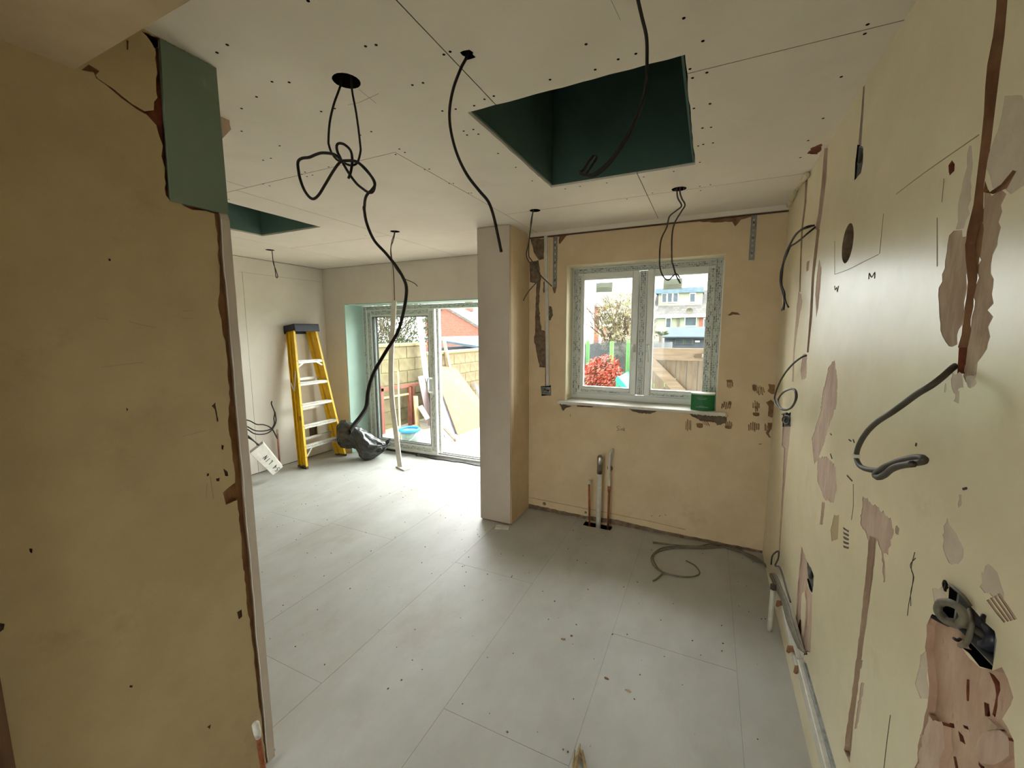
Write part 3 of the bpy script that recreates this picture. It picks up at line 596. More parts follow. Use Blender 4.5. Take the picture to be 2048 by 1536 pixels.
# ---- unseen closing walls
relief('wall_rear', (0, YB, 0), (1, 0, 0), (0, 0, 1), (0, 1, 0), rect(-1.6, XR+.2, -.02, ZS+.1), [dict(p=rect(-1.34, -.74, .03, 2.06), d=None, m='paint', n='x')], .2, 'paint_part')
fill_door = thing('added_fill_door', None, None, (-.84, YB-.1, 0), kind='structure')  # unseen glazed door, added behind the camera to let in fill daylight
_f = MB()
for x0, x1, z0, z1 in ((-1.34, -1.28, .03, 2.06), (-.80, -.74, .03, 2.06), (-1.28, -.80, .03, .12), (-1.28, -.80, 2.0, 2.06)): _f.bb(x0, x1, YB-.14, YB-.08, z0, z1)
_f.build('frame', 'upvc', fill_door); MB().bb(-1.29, -.79, YB-.112, YB-.108, .11, 2.01).build('pane', 'glass', fill_door)
# unseen upper storey and attached neighbour, added to shade the garden
hb = pm('house_brick_outside', srgb(128, 92, 74), srgb(112, 78, 62), 6, .9)
MB().bb(-5.0, 6.0, YB-.2, 3.55, H+1.0, 6.2).build('wall_upper_shade', hb, kind='structure')
MB().bb(XR+.14, 6.0, YB-.2, 3.55, -.1, H+1.0).build('wall_neighbour_shade', hb, kind='structure')
MB().bb(-12, 12, -9, YB-.25, -.4, -.1).build('front_ground', pm('front_paving', srgb(150, 146, 136), srgb(136, 132, 122), 4, .9), kind='structure')
MB().bb(XL-.15, XP0+.1, -.4, -.3, -.02, H+.1).build('wall_near', 'board', kind='structure')

# ================================================================== WINDOW AND DOOR
def frame4(m, x0, x1, z0, z1, wd, y0, y1):
    m.bb(x0, x0+wd, y0, y1, z0, z1); m.bb(x1-wd, x1, y0, y1, z0, z1); m.bb(x0+wd, x1-wd, y0, y1, z0, z0+wd); m.bb(x0+wd, x1-wd, y0, y1, z1-wd, z1); return m
win = thing('window_1', None, None, ((WX0+WX1)/2, 3.45, WZ0), kind='structure')
FY = 3.425
fo = frame4(MB(), WX0+.001, WX1-.001, WZ0+.001, WZ1-.001, .050, FY, FY+.07)
fo.bb(-.522, -.462, FY, FY+.07, WZ0+.058, WZ1-.058); fob = fo.build('frame', 'upvc', win, bevel=.004)
def tape(p, vert, x0, x1, z0, z1, y): MB().bb(x0, x1, y-.0012, y+.0005, z0, z1).build('protective_tape', 'tapeV' if vert else 'tapeH', p)
tape(fob, True, WX0+.012, WX0+.05, WZ0+.03, WZ1-.01, FY); tape(fob, True, WX1-.052, WX1-.008, WZ0+.03, WZ1-.01, FY)
tape(fob, False, WX0+.055, WX1-.056, WZ1-.052, WZ1-.012, FY); tape(fob, True, -.512, -.472, WZ0+.06, WZ1-.06, FY)
for i, (x0, x1) in enumerate(((WX0+.052, -.524), (-.460, WX1-.052))):
    y0 = FY-.016; z0, z1 = WZ0+.055, WZ1-.051
    cs = frame4(MB(), x0, x1, z0, z1, .046, y0, FY+.05).build('casement', 'upvc', win, bevel=.005)
    bead = frame4(MB(), x0+.044, x1-.044, z0+.044, z1-.044, .010, y0+.006, FY+.03).build('glazing_bead', 'upvc', cs, bevel=.003)
    MB().bb(x0+.045, x1-.045, FY+.016, FY+.022, z0+.045, z1-.045).build('pane', 'glass', cs)
    if i == 1: tape(cs, True, x1-.046, x1-.006, z0+.02, z1-.02, y0)
    else: tape(cs, True, x0+.006, x0+.030, z0+.02, z1-.02, y0)
    tape(cs, False, x0+.04, x1-.04, z0+.006, z0+.026, y0)
    # handle
    hx = x1-.022 if i == 0 else x0+.022; hz = 1.43
    hm = MB().bb(hx-.012, hx+.012, y0-.012, y0, hz-.03, hz+.035)
    s_ = -1 if i == 0 else 1
    hm.tube(crv([(hx, y0-.012, hz+.02), (hx, y0-.035, hz+.022), (hx+s_*.006, y0-.042, hz), (hx+s_*.01, y0-.04, hz-.05), (hx+s_*.008, y0-.038, hz-.1)], 5), [.009]*21, 8)
    hm.build('handle', 'upvc', cs, True)
st, nt, b = nodes('grey_glass_sticker'); N = nt.nodes; L = nt.links
_t = N.new('ShaderNodeBsdfTranslucent'); _t.inputs[0].default_value = rgb(srgb(150, 152, 142)); L.new(_t.outputs[0], N['Material Output'].inputs[0])
for (x0, y0, x1, y1) in ((1192, 566, 1225, 584), (1327, 558, 1364, 578)):
    a = at(x0, y0, 'y', FY+.014); b = at(x1, y1, 'y', FY+.014)
    so = MB().bb(a.x, b.x, FY+.0145, FY+.0158, b.z, a.z).build('glass_sticker', st, win)
    pr = MB()
    for k in range(4): pr.bb(a.x+.008, b.x-.008-.012*(k % 2), FY+.0138, FY+.0144, b.z+.008+k*.009, b.z+.011+k*.009)
    pr.build('sticker_print', 'grey', so, kind='stuff')
sl = MB().bb(-1.112, .124, 3.205, YW+.001, .976, .998); sl.bb(WX0+.001, WX1-.001, YW, FY+.02, .976, .998)
sill = sl.build('window_sill', 'white', win, bevel=.004)
# plastered reveals
MB().bb(WX0-.002, WX0+.004, YW+.002, FY, WZ0, WZ1-.001).build('reveal', 'paint', win)
MB().bb(WX1-.004, WX1+.002, YW+.002, FY, WZ0, WZ1-.001).build('reveal', 'paint', win)
MB().bb(WX0, WX1, YW+.002, FY, WZ1-.004, WZ1+.002).build('reveal', 'paint', win)

door = thing('door_1', None, None, ((DX0+DX1)/2, YF, 0), kind='structure')
dx0, dx1, dz0, dz1 = DX0+.014, DX1-.014, .012, DZ1-.014
df = MB(); df.bb(dx0, dx0+.07, YF, YF+.12, dz0, dz1); df.bb(dx1-.07, dx1, YF, YF+.12, dz0, dz1); df.bb(dx0+.07, dx1-.07, YF, YF+.12, dz1-.06, dz1); df.bb(dx0+.07, dx1-.07, YF, YF+.12, dz0, dz0+.035)
dfo = df.build('frame', 'upvc', door, bevel=.004)
tape(dfo, True, dx0+.012, dx0+.05, dz0+.02, dz1-.02, YF); tape(dfo, False, dx0+.06, dx1-.06, dz1-.05, dz1-.012, YF)
def sash(x0, x1, y, nm, hand=False):
    c = MB(); z0, z1 = dz0+.03, dz1-.045; w_ = .088
    c.bb(x0, x0+w_, y, y+.045, z0, z1); c.bb(x1-w_, x1, y, y+.045, z0, z1); c.bb(x0+w_, x1-w_, y, y+.045, z0, z0+w_); c.bb(x0+w_, x1-w_, y, y+.045, z1-w_, z1)
    s_ = c.build(nm, 'upvc', door, bevel=.004)
    frame4(MB(), x0+w_-.004, x1-w_+.004, z0+w_-.004, z1-w_+.004, .016, y+.006, y+.03).build('glazing_bead', 'upvc', s_, bevel=.003)
    gs = pm('black_glazing_gasket', srgb(40, 40, 40), None, rough=.7)
    frame4(MB(), x0+w_+.008, x1-w_-.008, z0+w_+.008, z1-w_-.008, .006, y+.004, y+.028).build('gasket', gs, s_)
    MB().bb(x0+w_-.01, x1-w_+.01, y+.018, y+.024, z0+w_-.01, z1-w_+.01).build('pane', 'glass', s_)
    tape(s_, True, x0+.012, x0+.07, z0+.04, z1-.04, y); tape(s_, True, x1-.075, x1-.022, z0+.04, z1-.04, y); tape(s_, False, x0+.09, x1-.09, z1-.07, z1-.02, y); tape(s_, False, x0+.09, x1-.09, z0+.02, z0+.07, y)
    if hand:
        hp = at(866, 765, 'y', y); hx = x1-.045
        hm = MB().tube(crv([(hx, y, 1.0), (hx-.03, y-.035, 1.0), (hx-.045, y-.04, .97), (hx-.045, y-.04, .86), (hx-.03, y-.035, .83), (hx, y, .83)], 5), .011, 8); hm.bb(hx-.014, hx+.014, y-.01, y, .80, 1.03)
        hm.build('handle', 'upvc', s_, True)
    return s_
sash(dx0+.05, -3.005, YF+.008, 'sliding_sash', True); sash(dx0+.06, -2.98, YF+.066, 'fixed_sash')
MB().bb(dx0, dx1, YF-.004, YF+.002, 0, .03).build('threshold_strip', 'membrane', door)
tr = MB().bb(dx0+.07, dx1-.07, YF+.02, YF+.026, dz0+.035, dz0+.05); tr.bb(dx0+.07, dx1-.07, YF+.08, YF+.086, dz0+.035, dz0+.05); tr.build('track', 'galv', door)
# torn membrane lying along the threshold
mm = MB(); mp = [(-3.3+i*.08, YF-.05+.03*noise.noise((i*.4, 0, 0)), .012) for i in range(18)]
for i, p in enumerate(mp):
    mm.v += [Vector(p), Vector((p[0], YF-.002, .03)), Vector((p[0], YF-.002, .002)), Vector((p[0], p[1], .0005))]
for i in range(17):
    for k in range(4):
        a = i*4+k; b = i*4+(k+1) % 4; mm.f.append([a, b, b+4, a+4])
mm.f += [[0, 1, 2, 3], [68, 69, 70, 71]]
mm.build('damp_membrane', 'membrane', door)

# ================================================================== LOOSE THINGS
def cable(name, pts, r, mat, label, group=None, sub=6, seg=8, cat='cable', extra=()):
    c = crv(pts, sub)
    m = MB().tube(c, r, seg)
    for e in extra: m.tube(crv(e, sub), r, seg)
    base = Vector(pts[0]); 
    return m.build(name, mat, None, True, label=label, cat=cat, group=group)
Z5b = (230, 0, 3.073); Z6 = (780, 0, 2.953); ZK = (580, 260, 9.6)
# knotted cable from the big hole
dA = depth_of(holes['A'])
def K(x, y, d): return dp(*zz(ZK, x, y), d)
kd = dA-.02
pA = [Vector((holes['A'].x-.02, holes['A'].y, H+.05)), Vector((holes['A'].x-.024, holes['A'].y, H))]
def Z5p(x, y, d): return dp(*zz(Z5b, x, y), d)
pA += [Z5p(1345, 640, dA-.01), Z5p(1320, 750, kd), Z5p(1312, 860, kd), K(750, 300, kd), K(800, 440, kd), K(900, 570, kd+.01), K(1010, 620, kd+.012), K(1160, 680, kd), K(1270, 650, kd-.01), K(1320, 560, kd), K(1355, 400, kd)]
pA += [Z5p(1508, 900, kd), Z5p(1497, 800, kd), Z5p(1480, 680, dA-.01), Z5p(1455, 540, dA), Vector((holes['A'].x+.024, holes['A'].y, H+.05))]
lp = [K(1120, 930, kd-.02), K(1160, 830, kd-.02), K(1185, 700, kd-.02), K(1195, 560, kd-.012), K(1165, 400, kd-.01), K(1060, 290, kd-.01), K(960, 255, kd-.01), K(900, 290, kd-.01), K(905, 400, kd-.01), K(960, 520, kd), K(1030, 660, kd-.015), K(1150, 860, kd-.012), K(1280, 1030, kd), K(1400, 1130, kd), K(1500, 1195, kd), K(1580, 1195, kd-.012), K(1625, 1100, kd-.012), K(1600, 960, kd-.01), K(1480, 780, kd-.01), K(1330, 640, kd-.01), K(1180, 590, kd-.02), K(1000, 600, kd-.02)]
lp2 = [K(1000, 600, kd-.02), K(900, 500, kd-.022), K(800, 455, kd-.02), K(620, 440, kd-.02), K(500, 470, kd-.02), K(370, 525, kd-.02), K(230, 545, kd-.02), K(155, 610, kd-.02), K(160, 760, kd-.02), K(200, 960, kd-.02), K(290, 1180, kd-.02), K(420, 1320, kd-.02), K(540, 1260, kd-.02), K(680, 1040, kd-.02), K(830, 790, kd-.02), K(960, 620, kd-.02), K(1080, 590, kd-.024), K(1280, 610, kd-.024), K(1440, 750, kd-.024), K(1590, 930, kd-.02), K(1630, 1050, kd-.02), K(1570, 1150, kd-.02), K(1480, 1240, kd-.02), K(1440, 1350, kd-.02), K(1425, 1536, kd-.02)]
tail = [(728, 415), (733, 445), (748, 480), (772, 507), (792, 532), (806, 555), (813, 578), (808, 620), (795, 665), (770, 706), (748, 745), (737, 780), (733, 812), (722, 832), (708, 850), (697, 866)]
lp2 += [dp(x, y, kd-.02-.55*((i+1)/len(tail))**1.3) for i, (x, y) in enumerate(tail)]
kc = cable('lighting_cable', pA, .0034, 'black', 'long knotted black cable trailing from the biggest ceiling hole')
kc2 = MB().tube(crv(lp, 6), .0040, 8); kc2.tube(crv(lp2, 6), .0043, 8)
# knotted tail: same cable, its own part
kk = kc2.build('cable_tail', 'black', kc, True)
# other ceiling cables
dB = depth_of(holeB)
cable('lighting_cable', [Vector((holeB.x, holeB.y, H+.05))]+[dp(*zz(Z6, x, y), dB-.02*i*.3) for i, (x, y) in enumerate(((455, 325), (420, 400), (378, 510), (355, 620), (353, 720), (372, 830), (408, 940), (460, 1040), (530, 1130), (580, 1190), (610, 1270), (635, 1380), (657, 1487)))], .0042, 'black', 'single black cable hanging from the small square ceiling hole')
pC = at(1262, -60, 'z', H); dC = depth_of(pC)
cC = [(1268, -40), (1276, 0), (1284, 35), (1293, 75), (1294, 120), (1293, 165), (1285, 205), (1266, 250), (1245, 285), (1225, 315), (1205, 335), (1185, 349), (1168, 350), (1159, 346), (1168, 338), (1178, 322), (1186, 312)]
cD = [(1294, 150), (1291, 180), (1280, 220), (1262, 262), (1243, 295), (1222, 325), (1203, 343), (1186, 352), (1172, 350), (1180, 338), (1190, 322), (1193, 314), (1189, 311), (1185, 314)]
cable('lighting_cable', [Vector((pC.x, pC.y, H+.03))]+[dp(x, y, dC-.03+.012*i) for i, (x, y) in enumerate(cC)], .0038, 'black', 'black cable looped double, hanging before the large skylight shaft', extra=[[dp(x, y, dC+.06+.012*i) for i, (x, y) in enumerate(cD)]])
def pair(k, la, lb, r, mat, label):
    h = holes[k]; d = depth_of(h)
    a = [Vector((h.x-.012, h.y, H+.06))]+[dp(x, y, d) for x, y in la]; b = [Vector((h.x+.012, h.y, H+.06))]+[dp(x, y, d+.012) for x, y in lb]
    return cable('lighting_cable', a, r, mat, label, extra=[b] if lb else [])
pair('D', [zz(Z6, x, y) for x, y in ((1695, 1125), (1700, 1170), (1722, 1215), (1690, 1245), (1650, 1280), (1635, 1340), (1600, 1420), (1592, 1536))]+[(1321, 540), (1328, 555), (1337, 560), (1346, 552), (1353, 548), (1360, 556)],
     [zz(Z6, x, y) for x, y in ((1712, 1125), (1722, 1170), (1742, 1210), (1720, 1250), (1680, 1320), (1665, 1400), (1665, 1536))]+[(1346, 530), (1352, 550), (1358, 562), (1361, 567)], .0042, 'dgrey', 'pair of dark cables dangling from the ceiling hole in front of the window')
pair('E', [zz(Z4, x, y) for x, y in ((460, 80), (447, 150), (440, 240), (425, 330), (412, 400), (430, 450), (470, 490), (520, 555), (600, 632))], [zz(Z4, x, y) for x, y in ((462, 82), (450, 170), (435, 260), (430, 400), (450, 440), (500, 520), (510, 580), (470, 620), (420, 680), (390, 738))], .0036, 'dgrey', 'thin dark cable pair falling beside the pier from its own hole')
pair('F', [zz((440, 480, 3.072), x, y) for x, y in ((1070, -40), (1055, 10), (1048, 80), (1062, 140), (1090, 190), (1130, 235), (1180, 258), (1205, 275), (1212, 285))], [zz((440, 480, 3.072), x, y) for x, y in ((1072, -30), (1062, 10), (1050, 60), (1066, 200), (1072, 370))], .0034, 'dgrey', 'thin dark cable with a kinked end hanging before the garden door')
pair('G', [zz((440, 480, 3.072), x, y) for x, y in ((318, 62), (325, 120), (330, 150), (345, 190), (355, 225), (345, 228), (338, 180), (328, 130))], [], .004, 'dgrey', 'short folded dark cable hanging from the far left ceiling hole')

# right wall cables
def rw(z, pts, off): return [at(*zz(z, x, y), 'x', XR-(off[i] if isinstance(off, (list, tuple)) else off)) for i, (x, y) in enumerate(pts)]
ZH = (1540, 420, 6.4)
H1 = rw(ZH, [(600, 190), (540, 205), (480, 225), (400, 255), (330, 320), (270, 420), (215, 530), (180, 640), (150, 760), (142, 880), (140, 980), (160, 1060), (180, 1130), (175, 1220), (150, 1285)], [-.01, .01, .03, .045, .055, .06, .06, .06, .06, .06, .06, .06, .06, .06, .06])
H2 = rw(ZH, [(590, 205), (560, 235), (480, 300), (400, 370), (320, 430), (260, 470), (220, 560), (170, 700), (155, 820), (150, 950), (185, 1060), (190, 1130), (205, 1190), (235, 1243)], [-.01, .01, .03, .04, .05, .06, .066, .066, .066, .066, .066, .066, .066, .066])
H3 = rw(ZH, [(595, 195), (470, 215), (340, 300), (250, 450), (200, 560), (165, 680), (138, 800), (135, 950), (175, 1100), (182, 1200), (175, 1280)], [-.01, .035, .06, .068, .07, .07, .07, .07, .07, .07, .07])
cable('wall_cable', H1, .0042, 'black', 'bunch of black cables drooping from the twin chase by the window corner', extra=[H2, H3])
ZI = (1370, 760, 8.904)
I1 = rw(Z7, [(547, 1205), (520, 1215), (480, 1245), (440, 1290), (410, 1340), (390, 1390), (382, 1430), (395, 1465), (425, 1484), (455, 1480), (480, 1455), (495, 1415), (485, 1380), (455, 1380), (420, 1400), (400, 1435), (410, 1470), (440, 1482), (470, 1470), (490, 1430), (488, 1390), (478, 1378)], [0, .015, .03, .04, .05, .055, .055, .055, .055, .055, .055, .055, .05, .05, .05, .05, .06, .06, .06, .06, .06, .06])
cable('wall_cable', I1, .0045, 'dgrey', 'thin dark cable ending in a round coil beside the window corner')
ZJ = (1680, 700, 5.484)
J1 = rw(ZJ, [(1290, 160), (1230, 200), (1130, 290), (1000, 390), (850, 480), (700, 590), (560, 690), (420, 780), (320, 870), (240, 980), (195, 1080), (180, 1160), (190, 1220), (230, 1280), (310, 1310), (420, 1320), (540, 1310), (640, 1260), (760, 1245), (880, 1230), (925, 1205), (890, 1180), (800, 1185), (640, 1225), (500, 1280), (420, 1330), (385, 1370), (420, 1398), (490, 1370), (560, 1310), (660, 1270), (800, 1250)], [-.01, .01, .03, .05, .06, .07, .08, .08, .08, .08, .08, .08, .08, .08, .08, .08, .085, .09, .1, .1, .1, .1, .1, .1, .1, .1, .1, .1, .1, .105, .11, .11])
jc = cable('wall_cable', J1, .0056, 'dgrey', 'thick dark cooker cable leaving the tall brown chase and coiling on itself')
jt = J1[11]; MB().box(jt, (.012, .016, .008)).build('masking_tape_tag', 'whitep', jc)
# box with wires by the corner
def rbox(name, z, pts, dpt, label, cat='back box', wires=None, group=None):
    q = right(z, pts); cyy = sum(p[0] for p in q)/4; czz = sum(p[1] for p in q)/4
    t = thing(name, label, cat, (XR+dpt, cyy, czz), group)
    m = MB(); n = len(q)
    inn = [((a-cyy)*.9+cyy, (b-czz)*.93+czz) for a, b in q]
    for ring, d in ((q, .004), (inn, .004), (inn, dpt-.004), (q, dpt-.001)):
        m.v += [Vector((XR+d, a, b)) for a, b in ring]
    for k in range(n):
        j = (k+1) % n; m.f += [[k, j, n+j, n+k], [n+k, n+j, 2*n+j, 2*n+k], [k, j, 3*n+j, 3*n+k]]
    m.f.append([2*n+k for k in range(n)])
    m.build('box_shell', 'galv', t)
    if wires:
        for wz, wp, off, r, mt in wires: MB().tube(crv(rw(wz, wp, off), 6), r, 8).build('wire', mt, t, True)
    return t
rbox('socket_box', Z8, [(347, 64), (378, 54), (377, 106), (346, 110)], .034, 'small metal socket box with curled cable end by the window corner', wires=[
    (ZA, [(1800, 780), (1740, 730), (1745, 670), (1790, 640), (1850, 650), (1865, 710), (1840, 770), (1790, 785), (1760, 740), (1790, 690)], [-.02, 0, .008, .01, .01, .01, .01, .01, .01, .0], .0045, 'dgrey'),
    (ZA, [(1850, 640), (1820, 590), (1760, 600), (1730, 610)], [-.02, .005, .01, .01], .004, 'dgrey')])
rbox('socket_box', ZB, [(300, 195), (600, 505), (580, 780), (262, 440)], .046, 'double metal socket box in the hacked plaster with a looped grey cable', wires=[
    (ZB, [(560, 560), (430, 470), (330, 440), (230, 420), (175, 350), (190, 290), (260, 285), (340, 330), (370, 400), (330, 450), (250, 430), (200, 370)], [-.03, 0, .02, .03, .035, .035, .035, .03, .025, .02, .02, .0], .0062, 'grey'),
    (ZB, [(420, 340), (428, 420), (415, 520), (380, 600), (340, 610)], [-.01, .005, .008, .008, -.01], .004, 'grey'),
    (ZB, [(250, 450), (190, 420), (125, 385)], [.0, .02, .03], .004, 'black'),
    (ZB, [(262, 150), (300, 180), (370, 240), (420, 310)], [.002, .006, .006, .002], .0025, 'grey'),
    (ZB, [(230, 195), (215, 150), (225, 120), (238, 150), (225, 185), (245, 165)], [.004, .012, .015, .012, .01, .004], .002, 'black'),
    (ZB, [(520, 380), (512, 410), (525, 430)], [.006, .008, -.01], .003, 'black'),
    (ZB, [(295, 555), (320, 570), (340, 560)], [.01, .008, -.01], .0025, 'black'),
    (ZB, [(560, 470), (590, 540), (570, 600), (520, 620)], [-.02, -.012, -.012, -.02], .009, 'blackp')])
rbox('socket_box', ZC, [(482, 340), (540, 480), (530, 610), (484, 470)], .038, 'metal socket box low in the pink chase above the trunking', wires=[
    (ZC, [(500, 400), (520, 450), (515, 520), (505, 560)], [-.03, -.012, -.012, -.03], .006, 'dgrey')])
rbox('switch_box', Z7b, [(968, 900), (1001, 910), (985, 1060), (952, 1100)], .038, 'narrow metal switch box under a capped chase near the ceiling', wires=[
    (Z7b, [(985, 910), (990, 960), (975, 1010), (985, 1050)], [-.02, -.008, -.01, -.03], .005, 'dgrey')])
cp = right(Z7b, [(1006, 514), (1013, 514), (1003, 700), (985, 905), (977, 905), (993, 700)])
MB().prism([(XR+.002, a, b) for a, b in cp], (.004, 0, 0)).build('cable_capping', 'galv', None, label='slim metal capping strip running up to the ceiling', cat='capping')
# window-wall box, conduit and straps
q = wind(Z4, [(524, 1366), (588, 1360), (588, 1426), (526, 1428)])
t = thing('socket_box', 'square metal box with wires under the white conduit', 'back box', (q[0][0], YW+.02, q[2][1]))
x0, x1, z0, z1 = q[0][0], q[1][0], q[2][1], q[0][1]
frame4(MB(), x0, x1, z0, z1, .004, YW+.001, YW+.026).build('box_shell', 'galv', t)
MB().bb(x0+.002, x1-.002, YW+.024, YW+.027, z0+.002, z1-.002).build('box_base', 'galv', t)
MB().tube(crv([((x0+x1)/2, YW+.012, z1-.002), (x0+.02, YW+.004, z1-.025), (x1-.02, YW+.002, z0+.035), (x0+.025, YW+.01, z0+.02)], 6), .004, 8).build('wire', 'dgrey', t, True)
MB().tube(crv([(x1-.01, YW+.014, z1-.02), (x1-.03, YW+.004, z0+.03), (x0+.02, YW+.008, z0+.03)], 6), .004, 8).build('wire', 'whitep', t, True)
c0, c1 = wind(Z4, [(553, 235), (570, 1358)])
t = thing('conduit', 'white plastic conduit strip dropping from the ceiling to a box', 'conduit', (c1[0], YW, c1[1]))
cx = -1.243
cxt = wind(Z4, [(556, 300)])[0][0]; cxb = wind(Z4, [(572, 1340)])[0][0]
MB().bar((cxt, YW-.006, H-.003), (cxb, YW-.006, c1[1]), .028, .016, Vector((0, 1, 0))).build('channel', 'whitep', t, bevel=.003)
MB().bar((cxt+.026, YW-.003, H-.06), (cxt+.03, YW-.003, 1.95), .014, .006, Vector((0, 1, 0))).build('backing_strip', 'paint_window', t)
for pts, lb in (([(612, 250), (640, 250), (635, 640), (606, 640)], 'perforated steel strap fixed beside the white conduit'), (None, 'perforated steel strap on its own above the window')):
    if pts: q = wind(Z4, pts)
    else: q = wind(Z7, [(262, 475), (292, 475), (284, 715), (245, 718)])
    xa, xb = (q[0][0]+q[3][0])/2, (q[1][0]+q[2][0])/2; za, zb = q[2][1], q[0][1]
    t = thing('restraint_strap', lb, 'strap', ((xa+xb)/2, YW, za))
    m = MB(); xm = (xa+xb)/2; wd = .034
    m.bb(xm-wd/2, xm-.006, YW-.006, YW-.0005, za, H-.03); m.bb(xm+.006, xm+wd/2, YW-.006, YW-.0005, za, H-.03)
    n = 9; hh = (H-.03-za)/n
    for k in range(n): m.bb(xm-.006, xm+.006, YW-.006, YW-.0005, za+k*hh, za+k*hh+hh*.62)
    m.build('strap_plate', 'galv', t)
    m = MB()
    for k in (1, 4, 7): m.lathe((xm, YW-.006, za+k*hh+hh*.3), [(.0, -.003), (.006, -.002), (.007, 0)], 10, Matrix.Rotation(math.pi/2, 3, 'X') @ Matrix.Rotation(math.pi, 3, 'X'))
    for k in (1, 4, 7):
        MB().box((xm, YW-.0075, za+k*hh+hh*.3), (.009, .004, .009)).build('screw', 'dgrey', t)
# sink pipes
def vpipe(name, x, y, z0, z1, r, mat, label, cap=None, cat='pipe', lean=0):
    t = thing(name, label, cat, (x, y, max(z0, 0)))
    MB().tube([(x, y, z0), (x+lean, y, z1)], r, 14).build('pipe_body', mat, t, True)
    if cap:
        m, h, rr = cap
        MB().lathe((x+lean, y, z1-.004), [(rr, 0), (rr*1.02, h*.7), (rr*.8, h*.95), (0, h)], 14).build('end_cap', m, t, True)
    return t
p = at(1192, 1062, 'z', 0); vpipe('waste_pipe', p.x-.004, 3.185, -.05, .52-.06, .020, 'whitep', 'white plastic waste pipe with a metal sleeve on top', None)
t = bpy.data.objects['waste_pipe']; MB().tube([(p.x-.004, 3.185, .44), (p.x-.003, 3.185, .575), (p.x-.003, 3.185, .592)], [.0225, .0225, .012], 16).build('metal_sleeve', 'chrome', t, True)
vpipe('copper_pipe', -.815, 3.185, -.05, .345, .0085, 'copper', 'short copper pipe with cream cap beside the white waste pipe', ('whitep', .035, .011), lean=-.012)
pz = at(1220, 936, 'y', YW)
t = thing('supply_pipe', 'copper pipe with white upper length bending into the wall', 'pipe', (-.672, 3.195, 0))
MB().tube([(-.668, 3.195, -.05), (-.668, 3.195, .33)], .0085, 12).build('lower_length', 'copper', t, True)
MB().tube([(-.668, 3.195, .30), (-.668, 3.195, .345)], .0115, 12).build('coupling', 'copper', t, True)
MB().tube(crv([(-.668, 3.195, .34), (-.67, 3.195, .45), (-.67, 3.197, .56), (-.668, 3.21, .615), (-.655, 3.235, .628), (pz.x, YW+.02, pz.z)], 5), .010, 12).build('upper_length', 'whitep', t, True)
MB().tube([(pz.x, YW-.004, pz.z), (pz.x, YW+.012, pz.z)], [.022, .028], 12).build('wall_plug', 'mortar', t, True)
# capped copper pipe at the end of the stub wall
b0 = at(527, 1540, 'x', XP1+.03); b1 = at(517, 1475, 'x', XP1+.035); b2 = at(511, 1448, 'x', XP1+.035)
vp = thing('copper_pipe', 'dirty copper pipe with a plaster-crusted cap at the stub wall end', 'pipe', (b0.x, b0.y, 0))
MB().tube([(b0.x-.002, b0.y+.002, -.02), tuple(b0), tuple(b1), tuple(b1+(b2-b1)*.5)], .0085, 12).build('pipe_body', 'copper', vp, True)
MB().tube([tuple(b1), tuple(b1+(b2-b1)*.4), tuple(b2), tuple(b2+(b2-b1)*.15)], [.009, .0118, .0118, .006], 14).build('end_cap', 'whitep', vp, True)
# pipe by the far wall
p = at(566, 938, 'z', 0); vpipe('copper_pipe', XL+.06, p.y, -.02, .42, .010, 'pinkpipe', 'pale copper pipe with white cap against the far plasterboard wall', ('whitep', .045, .012))
# floor cables
def fz(pts, h): return [at(*zz(Z5, x, y), 'z', h[i] if isinstance(h, (list, tuple)) else h) for i, (x, y) in enumerate(pts)]
loop = fz([(1560, 985), (1440, 990), (1300, 985), (1180, 995), (1115, 1045), (1120, 1095), (1160, 1135), (1240, 1165), (1330, 1178), (1395, 1170), (1415, 1148), (1385, 1105), (1330, 1075)], .007)
tl = fz([(1560, 990), (1400, 1000), (1250, 998), (1150, 1020), (1122, 1060), (1150, 1120), (1182, 1150), (1150, 1185), (1122, 1202)], .007)
def fc(name, off, label, head, zs, r=.0048):
    a = fz([(1560+off, 985+off*.2), (1640+off, 1005), (1720, 1035+off*.3), (1780, 1065+off*.5), (1830+off*.3, 1105), (1865+off*.4, 1150)], [.008, .012, .014, .016, .02, .03])
    b = [at(*zz(ZC, x, y), 'x', XR-zs) for x, y in ((190+off*1.3, 480), (240+off*1.2, 590), (290+off, 700), (330+off, 850), (370+off*.8, 960), (420+off*.5, 1080), (470, 1130))]
    return cable(name, head+a+b, r, 'grey', label)
fc('floor_cable', 0, 'grey cable with a wide loop lying on the floor under the window', loop[::-1], .03)
fc('floor_cable', 14, 'grey cable with a short forked tail inside the floor loop', tl[::-1], .035)
for i, o in enumerate((-12, 26)):
    fc('floor_cable', o, ('grey cable running along the window wall base to the corner', 'outermost grey cable of the bundle turning up into the trunking')[i], fz([(1120, 962-o*.2), (1250, 975), (1400, 985), (1480, 975+o*.4)], .008), .028+i*.012)
uc = [at(*zz(ZC, x, y), 'x', XR-.03) for x, y in ((180, 380), (190, 310), (220, 275), (245, 270), (240, 330), (215, 390), (250, 400), (280, 480), (310, 590), (345, 700))]
cable('floor_cable', uc, .004, 'dgrey', 'dark wire hooping up out of the corner behind the grey bundle')
